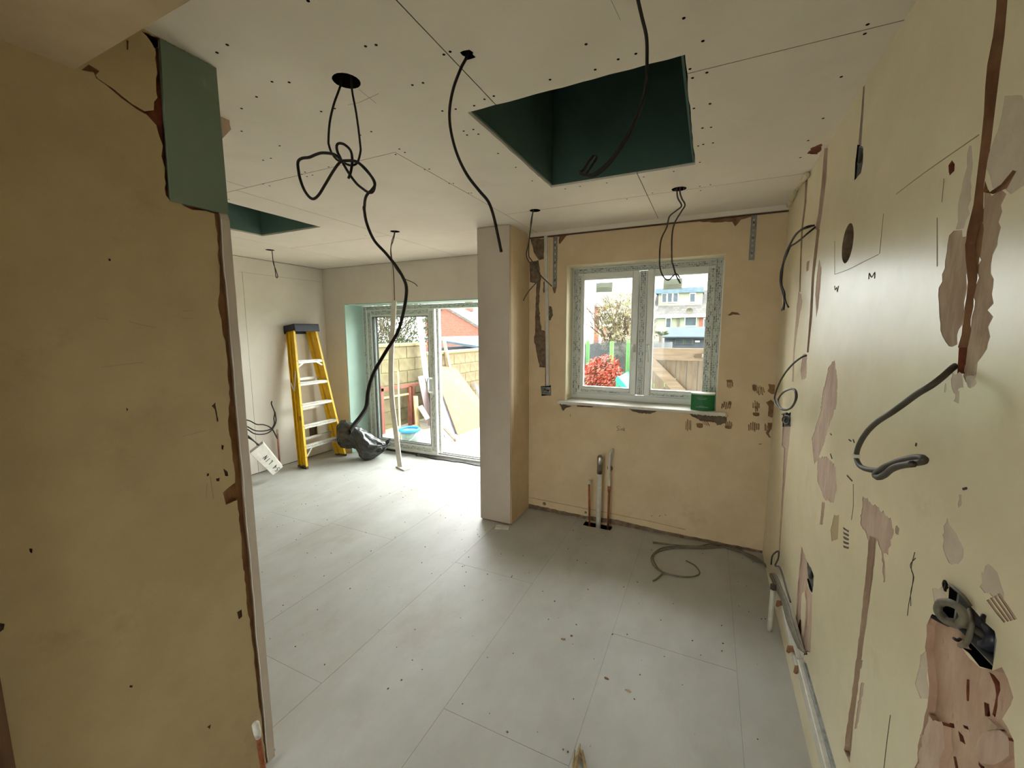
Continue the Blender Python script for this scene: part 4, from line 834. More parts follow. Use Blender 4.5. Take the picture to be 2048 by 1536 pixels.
# trunking on the right wall
def rwp(px, py, off): return at(px, py, 'x', XR-off)
t = thing('cable_trunking', 'long white trunking lid fixed low along the right wall', 'trunking', (XR, 1.7, .1))
a, b = at(*zz(ZC, 465, 1200), 'x', XR), at(1662, 1560, 'x', XR)
zc0, zc1 = a.z-.01, b.z+.02
def runbox(y0, z0, y1, z1, hgt, th, nm, mat, tt, bev=.003):
    MB().hexa([(XR-th, y0, z0), (XR+.0005, y0, z0), (XR+.0005, y1, z1), (XR-th, y1, z1), (XR-th, y0, z0+hgt), (XR+.0005, y0, z0+hgt), (XR+.0005, y1, z1+hgt), (XR-th, y1, z1+hgt)]).build(nm, mat, tt, bevel=bev)
yA = a.y; zA = a.z-.045
runbox(.6, zA-.01, yA, zA, .048, .026, 'lid', 'whitep', t)
runbox(.6, zA+.036, yA-.03, zA+.046, .012, .010, 'back_edge', 'galv', t, .001)
t2 = thing('cable_trunking', 'open white trunking base carrying grey cables to the corner', 'trunking', (XR, 2.2, .1))
runbox(yA+.02, zA+.03, 2.52, zA+.055, .005, .024, 'lower_rim', 'whitep', t2, .001); runbox(yA+.02, zA+.075, 2.52, zA+.10, .005, .024, 'upper_rim', 'whitep', t2, .001); runbox(yA+.02, zA+.034, 2.52, zA+.058, .045, .004, 'base', 'whitep', t2, 0)
runbox(yA+.05, zA-.045, 2.6, zA-.03, .032, .02, 'lower_strip', 'whitep', t2)
for k, (x, y) in enumerate(((360, 1110), (425, 1285), (262, 720))):
    p = at(*zz(ZC, x, y), 'x', XR-.02); MB().tube([(XR, p.y, p.z+.01), (XR-.03, p.y, p.z+.004), (XR-.036, p.y-.004, p.z-.014)], [.012, .013, .006], 9).build('plaster_plug', 'brown', wall_right, True)
p = at(*zz(ZC, 185, 720), 'x', XR-.05); p2 = at(*zz(ZC, 200, 560), 'x', XR-.05)
t = thing('pipe_stub', 'white plastic pipe stub standing in the floor corner', 'pipe', (p.x, p.y, 0)); MB().tube([(p.x, p.y, -.01), (p.x, p.y, p.z), (p2.x, p2.y, p2.z)], .012, 12).build('pipe_body', 'whitep', t, True); MB().tube([(p2.x, p2.y, p2.z-.02), (p2.x, p2.y, p2.z+.004)], .014, 12).build('collar', 'dgrey', t, True)

# green packet on the sill
a = at(1381, 818, 'y', 3.25); b = at(1428, 816, 'y', 3.25); tz = at(1400, 789, 'y', 3.25).z
gx0, gx1, gz0 = a.x, b.x, .998
t = thing('packet', 'green cardboard packet with a white lid standing on the window sill', 'box', ((gx0+gx1)/2, 3.28, gz0))
gm = MB(); n = 10; prof = []
ys = [3.235+.02*(abs(k/n-.5)*2)**2 for k in range(n+1)]
top = tz
vs = [(gx0+(gx1-gx0)*k/n, ys[k]) for k in range(n+1)]+[(gx1+.004, 3.33), (gx0-.002, 3.33)]
gm.prism([(x, y, gz0) for x, y in vs], (0, 0, top-gz0)).build('packet_body', 'gbox', t)
MB().prism([(x+((gx0+gx1)/2-x)*-.02, y, top) for x, y in vs], (0, 0, .010)).build('lid', 'white', t)
gp = pm('grey_packet_print', srgb(120, 150, 132), None, rough=.6)
for k, (u0, u1, zf) in enumerate(((.25, .7, .78), (.3, .66, .70), (.22, .75, .2), (.35, .6, .26))):
    x_0, x_1 = gx0+(gx1-gx0)*u0, gx0+(gx1-gx0)*u1; MB().bb(x_0, x_1, 3.2335, 3.2395, gz0+(top-gz0)*zf, gz0+(top-gz0)*zf+.004).build('packet_print', gp, t)

# step ladder
t = thing('step_ladder', 'yellow fibreglass step ladder with black top leaning on the far wall', 'ladder', (-4.2, 3.44, 0))
B0 = Vector((-4.165, 0, 0)); T0 = Vector((-4.385, 0, 1.60)); dirL = (T0-B0).normalized(); nL = Vector((-dirL.z, 0, dirL.x))*-1  # towards the room
def LP(tt, y, off=0): return Vector((B0.x+(T0.x-B0.x)*tt, y, B0.z+(T0.z-B0.z)*tt))+nL*off
yl = lambda k: 3.175+(3.295-3.175)*k
yr = lambda k: 3.715+(3.565-3.715)*k
def rail(yf, s, off, dep, nm, mat='yellow', k0=0, k1=1.0, fw=.024):
    m = MB(); a = LP(k0, yf(k0), off); b = LP(k1, yf(k1), off); Y = Vector((0, 1, 0))
    def slab(y0, y1, o0, o1):
        P_ = []
        for e in (a, b):
            P_ += [e+Y*y0+nL*o0, e+Y*y1+nL*o0, e+Y*y1+nL*o1, e+Y*y0+nL*o1]
        m.hexa(P_)
    slab(-.002, .002, -dep/2, dep/2)
    slab(min(0, s*fw), max(0, s*fw), dep/2-.004, dep/2); slab(min(0, s*fw), max(0, s*fw), -dep/2, -dep/2+.004)
    return m.build(nm, mat, t)
rail(yl, -1, 0, .085, 'front_rail'); rail(yr, 1, 0, .085, 'front_rail')
rail(lambda k: yl(k)+.012, -1, -.085, .05, 'rear_rail', k0=.02); rail(lambda k: yr(k)-.012, 1, -.085, .05, 'rear_rail', k0=.02)
for i, k in enumerate((.155, .30, .455, .61, .77)):
    m = MB(); a = LP(k, yl(k)+.003); b = LP(k, yr(k)-.003)
    o = Vector((1, 0, 0))
    def tb_(y0, y1, x0, x1, z0, z1): m.bb(a.x+x0, a.x+x1, y0, y1, a.z+z0, a.z+z1)
    tb_(a.y, b.y, -.04, .045, -.004, .004); tb_(a.y, b.y, .037, .045, -.026, .0); tb_(a.y, b.y, -.04, -.033, -.026, 0)
    for g in range(3): tb_(a.y, b.y, -.025+g*.022, -.020+g*.022, .004, .007)
    tr_ = m.build('tread', 'alu', t)
    if i in (0, 4):
        dz = -.12 if i == 0 else -.07; kk_ = k+dz/1.6
        MB().bar((a.x+.03, a.y+.10, a.z-.004), LP(kk_, yl(kk_)+.004, .03), .018, .004, Vector((1, 0, 0))).build('brace', 'alu', t)
        MB().bar((a.x+.03, b.y-.10, a.z-.004), LP(kk_, yr(kk_)-.004, .03), .018, .004, Vector((1, 0, 0))).build('brace', 'alu', t)
for k in (.2, .42, .64):
    MB().bar(LP(k, yl(k)+.012, -.085), LP(k, yr(k)-.012, -.085), .03, .012, Vector((1, 0, 0))).build('rear_brace', 'alu', t)
MB().bar(LP(.70, yl(.7)-.028, .02), LP(.56, yl(.56)-.028, -.03), .02, .004, Vector((0, 1, 0))).build('spreader', 'alu', t); MB().bar(LP(.56, yl(.56)-.028, -.03), LP(.62, yl(.62)-.02, -.09), .02, .004, Vector((0, 1, 0))).build('spreader', 'alu', t)
Rz = Matrix.Rotation(math.atan2(T0.x-B0.x, T0.z-B0.z), 3, 'Y')
cp_ = LP(1.0, (yl(1)+yr(1))/2, -.02)
m = MB(); hw = .19
m.box(cp_+Rz @ Vector((-.0, 0, .045)), (.20, .336, .02), Rz); m.box(cp_+Rz @ Vector((.095, 0, .005)), (.012, .336, .08), Rz); m.box(cp_+Rz @ Vector((-.095, 0, .005)), (.012, .336, .09), Rz)
m.box(cp_+Rz @ Vector((0, -.164, .015)), (.19, .012, .07), Rz); m.box(cp_+Rz @ Vector((0, .164, .015)), (.19, .012, .07), Rz)
m.build('top_cap', 'blackp', t, bevel=.008)
for yf, s in ((yl, -1), (yr, 1)):
    p = LP(.0, yf(0)+s*.011); MB().box(p+Vector((0, 0, .015)), (.094, .032, .03)).build('foot', 'dgrey', t, bevel=.004)
    p = LP(.03, yf(0)+s*.0, -.085); MB().box((p.x, p.y, .012), (.055, .03, .03)).build('foot', 'dgrey', t, bevel=.004)
for yf, s in ((yl, -1), (yr, 1)):
    m = MB()
    for k in (.155, .30, .455, .61, .77, .08): p = LP(k, yf(k)+s*.012, .0425); m.box(p, (.004, .008, .008), Rz)
    m.build('rivets', 'dgrey', t, kind='stuff')
p = LP(.36, yl(.36)-.0045, 0); MB().box(p, (.05, .003, .05), Rz).build('warning_label', pm('faded_red_label', srgb(196, 104, 40), None, rough=.6), t)

# crumpled black rubble bag
t0 = at(735, 921, 'z', 0); dB_ = depth_of(t0)
rings = [(675, 850, 888, .03), (683, 840, 895, .07), (694, 841, 897, .09), (705, 846, 895, .09), (714, 851, 899, .10), (723, 857, 914, .13), (733, 865, 921, .15), (745, 874, 919, .14), (757, 881, 911, .10), (766, 885, 904, .07), (773, 887, 897, .04), (778, 887, 891, .012)]
m = MB(); seg = 72; nr = 70
def ri(u):
    x = u*(len(rings)-1); i = min(int(x), len(rings)-2); f = x-i; f = f*f*(3-2*f); return [rings[i][k]*(1-f)+rings[i+1][k]*f for k in range(4)]
hv = Vector((FWD.x, FWD.y, 0)).normalized(); rv_ = Vector((RGT.x, RGT.y, 0)).normalized()
for i in range(nr):
    u = i/(nr-1); px_, y0, y1, th = ri(u); dd = dB_+.07
    top_ = dp(px_, y0, dd); bot_ = dp(px_, y1, dd); c_ = (top_+bot_)/2; hz = (top_.z-bot_.z)/2
    for k in range(seg):
        a_ = 2*math.pi*k/seg; ca, sa = math.cos(a_), math.sin(a_)
        ca2 = math.copysign(abs(ca)**.8, ca)
        q_ = Vector((u*3.2+sa*.9, ca*1.0, sa*1.6-u*2.2))
        n1 = 1-2*abs(noise.noise(q_*1.3)); n2 = 1-2*abs(noise.noise(q_*2.9+Vector((5, 2, 1)))); n3 = 1-2*abs(noise.noise(q_*6.0+Vector((1, 8, 3))))
        e_ = min(1, u*8, (1-u)*8)
        dsp = (.030*n1+.016*n2+.006*n3-.018)*e_
        m.v.append(c_+hv*(ca2*(th+dsp))+Vector((0, 0, sa*(hz+dsp*.35)))+rv_*(dsp*.3*math.sin(u*9+sa*2)))
for v in m.v: v.z = max(v.z, .001)
for i in range(nr-1):
    for k in range(seg): a_ = i*seg+k; b_ = i*seg+(k+1) % seg; m.f.append([a_, b_, b_+seg, a_+seg])
m.f += [list(range(seg)), [(nr-1)*seg+k for k in range(seg)]]
bag = m.build('rubble_bag', 'bag', None, True, label='crumpled black plastic rubble bag slumped in the door reveal', cat='bag')
MB().add([dp(770, 884, dB_+.05), dp(777, 878, dB_+.04), dp(782, 876, dB_+.06), dp(779, 886, dB_+.03), dp(773, 890, dB_+.03), dp(776, 884, dB_+.09)], [(0, 1, 2, 3), (3, 4, 0), (0, 5, 2, 1), (5, 4, 3, 2)]).build('bag_tie', 'blackp', bag)

# white prop board with its foot
ft = at(803, 936, 'z', 0); tp = at(788, 603, 'y', YD-.01)
t = thing('prop_board', 'bowed white board wedged upright on a small foot under the door head', 'board', (ft.x, ft.y, 0))
m = MB(); pts = [(800, 931), (796, 900), (790, 850), (784, 800), (782, 750), (783, 700), (786, 650), (788, 603)]
ps = []
for i, (x, y) in enumerate(pts):
    f = i/(len(pts)-1); ps.append(at(x, y, 'y', ft.y+(tp.y-ft.y)*f))
ps[0].z = .014
cp2 = crv(ps, 4); Xv = Vector((1, 0, 0)); Yv = Vector((0, 1, 0))
for i, p in enumerate(cp2):
    wd = .034; th = .006
    m.v += [p-Xv*wd-Yv*th, p+Xv*wd-Yv*th, p+Xv*wd+Yv*th, p-Xv*wd+Yv*th]
for i in range(len(cp2)-1):
    for k in range(4): a_ = i*4+k; b_ = i*4+(k+1) % 4; m.f.append([a_, b_, b_+4, a_+4])
m.f += [[3, 2, 1, 0], [len(m.v)-4+k for k in range(4)]]
m.build('upright', 'white', t)
MB().box((ft.x+.03, ft.y-.01, .008), (.19, .085, .016), Matrix.Rotation(-.35, 3, 'Z')).build('foot_board', 'white', t, bevel=.002)

# white box hung on cables, marked 54 LIN
xb = -4.1
A4 = [at(500, 907, 'x', xb), at(527, 886, 'x', xb), at(566, 934, 'x', xb), at(546, 951, 'x', xb)]
t = thing('junction_box', 'long white box hanging on grey cables, marked by hand in marker pen', 'box', A4[3])
fr_ = at(530, 922, 'x', xb)
ex = Vector((-.055, .03, .012))
bm_ = MB().prism(A4, ex); bm_.build('box_body', 'whitep', t, bevel=.004)
uu = (A4[3]-A4[0]); vv = (A4[1]-A4[0]); nn = uu.cross(vv).normalized()
if nn.x < 0: nn = -nn
# lettering runs from the lower end towards the cables
GL = {'5': [[(.8, 1), (.15, 1), (.1, .55), (.6, .6), (.85, .3), (.6, 0), (.1, .05)]], '4': [[(.7, 0), (.7, 1), (.05, .35), (.95, .35)]], 'L': [[(.15, 1), (.15, 0), (.8, 0)]], 'I': [[(.5, 0), (.5, 1)]], 'N': [[(.1, 0), (.1, 1), (.85, 0), (.85, 1)]]}
lm = MB(); txt = '54 LIN'; ch = .052; org = A4[0]+uu*.97+vv*.46+nn*.0035; du = -uu.normalized(); dv = -vv.normalized()
for i, cch in enumerate(txt):
    lm = MB()
    for ln in GL.get(cch, []):
        for (x_0, y_0), (x_1, y_1) in zip(ln, ln[1:]):
            f = lambda x_, y_: org+du*(i*.040+x_*.028)+dv*(-.2*0+(y_-.5)*ch)
            lm.tube([f(x_0, y_0), f(x_1, y_1)], .0022, 5)
    if lm.v: lm.build('letter', 'pen', t)
for k, (pts, zo) in enumerate((([(400, 860), (330, 790), (240, 710), (170, 660), (100, 620)], 0), ([(410, 850), (300, 770), (210, 720), (150, 695), (90, 680)], .01))):
    MB().tube(crv([at(*zz((470, 790, 8.535), x, y), 'x', xb-.03-zo) for x, y in pts]+[at(455, 850, 'x', XL+.01)], 5), .007, 8).build('feed_cable', 'dgrey', t, True)
for i, (pts, lb) in enumerate((([(50, 400), (120, 412), (250, 440), (370, 500), (480, 505), (570, 535), (640, 590), (685, 670), (722, 742)], 'black cable end dipping to a cut tip above the white box'),
                               ([(50, 470), (130, 500), (230, 550), (340, 605), (470, 615), (580, 595), (640, 555), (672, 480), (665, 400), (675, 300), (640, 200), (622, 150), (628, 105)], 'black cable end curling up tallest above the white box'),
                               ([(50, 510), (130, 535), (220, 590), (320, 655), (430, 672), (540, 655), (620, 605), (680, 510), (700, 430), (690, 340), (680, 285)], 'black cable end sagging lowest above the white box'))):
    cable('wall_cable', [at(455, 838+i*4, 'x', XL+.005)]+[at(*zz((470, 790, 8.535), x, y), 'x', -4.25) for x, y in pts], .0065, 'black', lb)

# offcut under the pier, debris
p = at(1005, 1055, 'z', 0)
MB().box((p.x, p.y-.005, .005), (.11, .06, .010), Matrix.Rotation(.3, 3, 'Z')).build('board_offcut', 'whitep', None, bevel=.001, label='flat pale board offcut poking out under the pier', cat='offcut')
def shard(name, px, py, sz, mat, label, n=7, rnd=random.Random(3), flat=.35):
    p = at(px, py, 'z', 0); m = MB(); poly = []
    for k in range(n):
        a_ = 2*math.pi*k/n; r_ = sz*rnd.uniform(.5, 1); poly.append(Vector((p.x+r_*math.cos(a_), p.y+.55*r_*math.sin(a_), .0)))
    top_ = [q_+(p-q_)*rnd.uniform(.2, .5)+Vector((0, 0, sz*flat*rnd.uniform(.5, 1))) for q_ in poly]
    m.add(poly+top_, [list(range(n))[::-1], list(range(n, 2*n))]+[[i, (i+1) % n, (i+1) % n+n, i+n] for i in range(n)])
    return m.build(name, mat, None, label=label, cat='debris')
shard('plaster_crumb', 1127, 1279, .018, 'tanp', 'larger plaster crumb lying on the open floor')
shard('plaster_crumb', 1143, 1272, .012, 'brown', 'thin brown flake beside the larger plaster crumb')
shard('plaster_crumb', 1213, 1357, .016, 'brown', 'dark brown flake lying on the floor joint')
shard('plaster_crumb', 1257, 1382, .018, 'pinkp', 'pinkish plaster smudge piece on the floor sheet')
shard('plaster_crumb', 1176, 1179, .012, 'tanp', 'small round crumb on the floor before the pipes')
shard('plaster_crumb', 538, 1508, .020, 'white', 'white plaster lump at the foot of the stub wall')
shard('plaster_crumb', 548, 1500, .012, 'mortar', 'grey rubble lump at the foot of the stub wall')
m = MB(); 
for (a_, b_, r_) in (((1160, 1488), (1150, 1545), .008), ((1165, 1500), (1172, 1545), .006), ((1150, 1500), (1145, 1550), .005), ((1158, 1492), (1166, 1520), .005)):
    m.tube([at(*a_, 'z', .01), at((a_[0]+b_[0])/2, (a_[1]+b_[1])/2, 'z', .014), at(*b_, 'z', .008)], [r_*.3, r_, r_], 5)
m.build('splintered_batten', 'wood', None, label='splintered end of a timber batten lying on the floor joint', cat='offcut')
dm = MB(); rr = random.Random(11)
for k in range(230):
    x = rr.uniform(-3.6, .35); y = rr.uniform(1.2, 3.2)
    if x < -1.4 and y > 3.6: continue
    s_ = rr.uniform(.001, .0035); dm.box((x, y, s_*.4), (s_*2, s_*1.6, s_), Matrix.Rotation(rr.random()*3, 3, 'Z'))
dm.build('floor_grit', 'mortar', None, kind='stuff', label='scattered grit and crumbs over the floor sheets', cat='debris')

# ================================================================== OUTSIDE
GZ = -.12
M['patio'] = pm('dusty_patio', srgb(186, 178, 164), srgb(166, 156, 140), 3, .9, .3, 20, c3=srgb(200, 192, 178), s3=7, k3=(.55, .7))
M['lawn'] = pm('lawn', srgb(84, 112, 50), srgb(62, 90, 36), 6, .9, .6, 60)
M['block'] = pm('concrete_block', srgb(126, 116, 88), srgb(106, 96, 72), 9, .95, .5, 80)
M['bmort'] = pm('block_mortar', srgb(142, 132, 98), srgb(124, 114, 82), 20, .95)
def osbmat():
    m, nt, b = nodes('osb'); N = nt.nodes; L = nt.links; b.inputs['Roughness'].default_value = .75
    tc = N.new('ShaderNodeTexCoord'); mp = N.new('ShaderNodeMapping'); mp.inputs['Scale'].default_value = (1, 1, .5); L.new(tc.outputs['Object'], mp.inputs[0])
    v = N.new('ShaderNodeTexVoronoi'); v.inputs['Scale'].default_value = 22; L.new(mp.outputs[0], v.inputs['Vector'])
    rp = N.new('ShaderNodeValToRGB'); rp.color_ramp.elements[0].color = rgb(srgb(96, 75, 42)); rp.color_ramp.elements[1].color = rgb(srgb(124, 100, 62)); L.new(v.outputs['Color'], rp.inputs[0]); L.new(rp.outputs[0], b.inputs['Base Color']); return m
M['osb'] = osbmat()
def brickmat(name, c1, c2, mo, sw=.22, sh=.075, ax=('X', 'Z')):
    m, nt, b = nodes(name); N = nt.nodes; L = nt.links; b.inputs['Roughness'].default_value = .9
    tc = N.new('ShaderNodeTexCoord'); sp = N.new('ShaderNodeSeparateXYZ'); cb = N.new('ShaderNodeCombineXYZ'); L.new(tc.outputs['Object'], sp.inputs[0]); L.new(sp.outputs[ax[0]], cb.inputs[0]); L.new(sp.outputs[ax[1]], cb.inputs[1])
    br = N.new('ShaderNodeTexBrick'); br.inputs['Scale'].default_value = 1; br.inputs['Brick Width'].default_value = sw; br.inputs['Row Height'].default_value = sh; br.inputs['Mortar Size'].default_value = .01
    br.inputs['Color1'].default_value = rgb(c1); br.inputs['Color2'].default_value = rgb(c2); br.inputs['Mortar'].default_value = rgb(mo); L.new(cb.outputs[0], br.inputs['Vector']); L.new(br.outputs['Color'], b.inputs['Base Color']); return m
M['brick'] = brickmat('red_brick', srgb(120, 58, 44), srgb(98, 42, 32), srgb(118, 88, 74))
M['rooft'] = brickmat('grey_roof_tiles', srgb(80, 77, 72), srgb(66, 63, 59), srgb(48, 46, 44), .3, .2, ('X', 'Z'))
M['render'] = pm('cream_render', srgb(118, 118, 104), srgb(110, 110, 96), 2, .9)
M['felt'] = pm('grey_blue_felt', srgb(74, 88, 98), srgb(62, 76, 86), 3, .85)
M['shedw'] = pm('dark_shed_boards', srgb(58, 62, 68), srgb(46, 50, 56), 8, .8)
M['wpane'] = pm('dark_house_pane', srgb(46, 58, 62), srgb(34, 44, 50), 3, .3, spec=.3)
M['gatew'] = pm('weathered_gate_timber', srgb(104, 98, 86), srgb(86, 80, 69), 5, .85, .3, 30, stretch=(5, 1, .8))
M['gatel'] = pm('weathered_ledge_timber', srgb(120, 112, 98), srgb(102, 92, 78), 5, .85, .3, 30, stretch=(.8, 1, 6))
M['timber'] = pm('sawn_timber', srgb(180, 162, 126), srgb(158, 138, 100), 8, .8, .1, 40, stretch=(5, 5, .6))
M['pinkb'] = pm('pink_fire_board', srgb(196, 172, 176), srgb(184, 160, 164), 4, .85)
M['pvcred'] = pm('red_oxide_steel', srgb(140, 84, 70), srgb(116, 66, 54), 12, .7)
M['bluep'] = pm('blue_plastic', srgb(30, 120, 176), None, rough=.4)
M['clearp'] = pm('cloudy_plastic', srgb(120, 138, 132), srgb(100, 116, 110), 12, .4)
M['greenp'] = pm('green_foam', srgb(84, 168, 60), srgb(70, 148, 50), 10, .7)
M['turq'] = pm('turquoise_plastic', srgb(40, 166, 130), None, rough=.35)
M['redleaf'] = pm('red_leaf', srgb(172, 60, 54), srgb(140, 84, 56), 14, .5)
M['greenleaf'] = pm('green_leaf', srgb(66, 72, 42), srgb(48, 54, 30), 14, .6)
M['blossom'] = pm('cream_blossom', srgb(172, 170, 152), srgb(140, 136, 104), 14, .7)
M['yleaf'] = pm('young_yellow_leaf', srgb(112, 108, 40), srgb(92, 90, 32), 14, .7)
M['bark'] = pm('bark', srgb(92, 80, 62), srgb(70, 60, 46), 20, .9)
M['stone'] = pm('cut_grey_slab', srgb(130, 132, 142), srgb(110, 112, 122), 5, .8)
MB().bb(-6, 9, YF+.15, 10.5, GZ-.1, GZ).build('patio', 'patio', kind='structure')
MB().bb(-60, 40, 10.5, 90, -.6, -.3).build('lawn', 'lawn', kind='structure')
MB().bb(-60, -5.2, 3, 10.5, -.4, -.2).build('neighbour_ground', 'lawn', kind='structure')
# paving joints
pj = bpy.data.objects['patio']
gx = MB()
for k in range(12): gx.bb(-5, -1, 4.4+k*.45, 4.412+k*.45, GZ-.002, GZ+.0015)
for k in range(9): gx.bb(-4.9+k*.45, -4.888+k*.45, 4.3, 10, GZ-.002, GZ+.0015)
gx.build('paving_joints', 'gap', pj, kind='stuff')
# boundary wall of concrete blocks, each block its own piece
bw = thing('boundary_wall', None, None, (-5.0, 7, GZ), kind='structure')
WXB = -5.0
MB().bb(WXB-.20, WXB-.012, 4.25, 6.58, GZ, 1.31).build('wall_core', 'bmort', bw); MB().bb(WXB-.20, WXB-.012, 6.58, 10.4, GZ, 1.11).build('wall_core', 'bmort', bw)
bmesh_ = None; rb = random.Random(2)
m0 = MB().box((0, 0, 0), (.05, .435, .210)); blk = None
for j in range(7):
    z = 1.305-.1075-j*.225
    if z < GZ: break
    for i in range(15):
        y = 4.25+.2225+i*.445+(.2225 if j % 2 else 0)
        top_ = 1.31 if y < 6.58 else 1.11
        zz_ = z
        if z+.09 > top_ or y > 10.2: continue
        if blk is None:
            blk = m0.build('block', 'block', bw, bevel=.006); o = blk
        else:
            o = blk.copy(); COL.objects.link(o); o.parent = bw
        o.location = Vector((WXB-.02+rb.uniform(-.003, .003), y, zz_))-BASE[bw.name]+BASE[bw.name]*0
# the shared mesh was built round the wall's base, so undo that shift once
blk.data.transform(Matrix.Translation(BASE[bw.name]))
for y0, y1, zt in ((4.25, 5.0, 1.31), (5.01, 5.8, 1.31), (5.81, 6.6, 1.31), (6.61, 7.6, 1.11), (7.61, 8.6, 1.11), (8.61, 10.4, 1.11)):
    MB().bb(WXB-.24, WXB+.03, y0, y1, zt, zt+.05).build('coping', 'bmort', bw, bevel=.006)

# leaves and twigs
def leafcloud(c, rad, n, size, rnd, shape=None):
    m = MB()
    for k in range(n):
        while 1:
            p = Vector((rnd.uniform(-1, 1), rnd.uniform(-1, 1), rnd.uniform(-1, 1)))
            if p.length <= 1 and (p.length > .45 or rnd.random() < .3): break
        q_ = Vector((c[0]+p.x*rad[0], c[1]+p.y*rad[1], c[2]+p.z*rad[2]))
        d = Vector((rnd.gauss(0, 1), rnd.gauss(0, 1), rnd.gauss(0, 1))).normalized(); u = d.orthogonal().normalized(); v = d.cross(u); s_ = size*rnd.uniform(.6, 1.3)
        m.add([q_-u*s_, q_+v*s_*.45+d*s_*.12, q_+u*s_, q_-v*s_*.45+d*s_*.12], [(0, 1, 2, 3)])
    return m
def branches(m, p, d, L, r, depth, rnd, tips):
    q_ = p+d*L; m.tube([p, p+d*L*.5+Vector((rnd.uniform(-.05, .05)*L, rnd.uniform(-.05, .05)*L, 0)), q_], [r, r*.85, r*.65], 5)
    if depth == 0: tips.append(q_); return
    for k in range(3 if depth > 1 else 4):
        e = (d+Vector((rnd.uniform(-.7, .7), rnd.uniform(-.7, .7), rnd.uniform(-.1, .5)))).normalized(); branches(m, p+d*L*rnd.uniform(.6, 1), e, L*rnd.uniform(.55, .8), r*.6, depth-1, rnd, tips)
# twiggy tree beyond the block wall
rn = random.Random(21); t = thing('bare_tree', 'twiggy grey-green tree rising behind the block boundary wall', 'tree', (-7.0, 7.7, -.2))
m = MB(); tips = []
for k in range(5): branches(m, Vector((-7.6+k*.32, 7.6+.2*rn.random(), -.2)), Vector((rn.uniform(-.15, .15), rn.uniform(-.1, .1), 1)).normalized(), 1.1, .035, 4, rn, tips)
m.build('branches', 'bark', t)
leafcloud((-6.9, 7.7, 1.75), (1.3, .6, .85), 5200, .034, rn).build('foliage', 'greenleaf', t, kind='stuff')
# brick gable house
Yg = 32
def R(px0, py0, px1, py1, Y): a = at(px0, py0, 'y', Y); b = at(px1, py1, 'y', Y); return a.x, b.x, b.z, a.z
ap = at(889, 615, 'y', Yg); er = at(965, 660, 'y', Yg); el = at(850, 642, 'y', Yg)
t = thing('brick_house', 'red brick gable end with grey roof beyond the boundary wall', 'building', (ap.x, Yg, -.6))
MB().prism([(el.x, Yg, -.6), (er.x, Yg, -.6), (er.x, Yg, er.z), (ap.x, Yg, ap.z), (el.x, Yg, el.z)], (0, 7, 0)).build('gable_wall', 'brick', t)
for e in (er, el):
    dx = (e.x-ap.x); dz = e.z-ap.z
    MB().hexa([(ap.x, Yg-.2, ap.z), (ap.x+dx*1.08, Yg-.2, ap.z+dz*1.08), (ap.x+dx*1.08, Yg+7, ap.z+dz*1.08), (ap.x, Yg+7, ap.z), (ap.x, Yg-.2, ap.z+.22), (ap.x+dx*1.08, Yg-.2, ap.z+dz*1.08+.22), (ap.x+dx*1.08, Yg+7, ap.z+dz*1.08+.22), (ap.x, Yg+7, ap.z+.22)]).build('roof', 'rooft', t)
MB().bb(ap.x+.3, ap.x+.9, Yg+3, Yg+3.6, ap.z-.2, ap.z+.7).build('chimney', 'brick', t)
# neighbour's lean-to with a sheet roof
a = at(872, 690, 'x', -5.6); b = at(948, 688, 'x', -5.6)
t = thing('lean_to', 'low shed with pale blue-grey sheet roof behind the boundary wall', 'shed', (-6.4, 11, -.2))
MB().bb(-7.2, -5.5, 9.6, 12.5, -.2, 1.12).build('shed_wall', 'shedw', t)
MB().hexa([(-7.3, 9.5, 1.36), (-5.4, 9.5, 1.12), (-5.4, 12.6, 1.12), (-7.3, 12.6, 1.36), (-7.3, 9.5, 1.42), (-5.4, 9.5, 1.18), (-5.4, 12.6, 1.18), (-7.3, 12.6, 1.42)]).build('roof_sheet', 'felt', t)
# osb sheet leaning on the wall
bl = at(916, 871, 'z', GZ); br_ = at(980, 851, 'z', GZ)
tl_ = at(868, 742, 'x', WXB+.06); tr_ = at(905, 734, 'x', WXB+.06)
bl2 = at(878, 790, 'x', -4.9)
P0 = bl; P1 = Vector((bl.x+.06, bl.y+1.2, GZ)); up_ = (Vector((WXB+.05, bl.y+1.05, .83))-P0)
S0 = at(878, 778, 'x', WXB+.1)
TLp = Vector((WXB+.14, 6.62, .92)); TRp = Vector((WXB+.14, 7.45, .80))
nrm = (P1-P0).cross(TLp-P0).normalized()*-.018
MB().prism([P0, P1, TRp, TLp], nrm).build('osb_sheet', 'osb', None, label='pale strand board sheet leaning against the block wall', cat='board')
def plank(name, a, b, wd, th, mat, label, side=Vector((1, 0, 0)), cat='timber'):
    return MB().bar(a, b, wd, th, side).build(name, mat, None, label=label, cat=cat)
plank('plank', at(911, 795, 'x', -4.89), at(887, 674, 'x', -4.935), .07, .035, 'timber', 'thin pale plank standing taller than the strand board')
plank('plank', at(910, 880, 'z', GZ+.03), at(872, 838, 'z', GZ+.25), .06, .03, 'gatel', 'short grey batten lying at the foot of the strand board')
plank('plasterboard_strip', at(879, 752, 'x', -4.93), at(876, 672, 'x', -4.97), .12, .012, 'pinkb', 'narrow pink board strip just past the sash edge')
_o = Vector((-.1, -.22, 0)); MB().prism([P0+_o, P1+_o, P1+_o+(TRp-P1)*.82, P0+_o+(TLp-P0)*.82], nrm*.7).build('plasterboard_sheet', 'stone', None, label='grey board sheet tucked under the strand board', cat='board')
a1 = at(858, 745, 'x', -4.75); 
plank('plasterboard_strip', at(852, 755, 'x', -4.78), at(837, 622, 'x', -4.86), .15, .012, 'pinkb', 'tall pink board strip seen through the sliding sash')
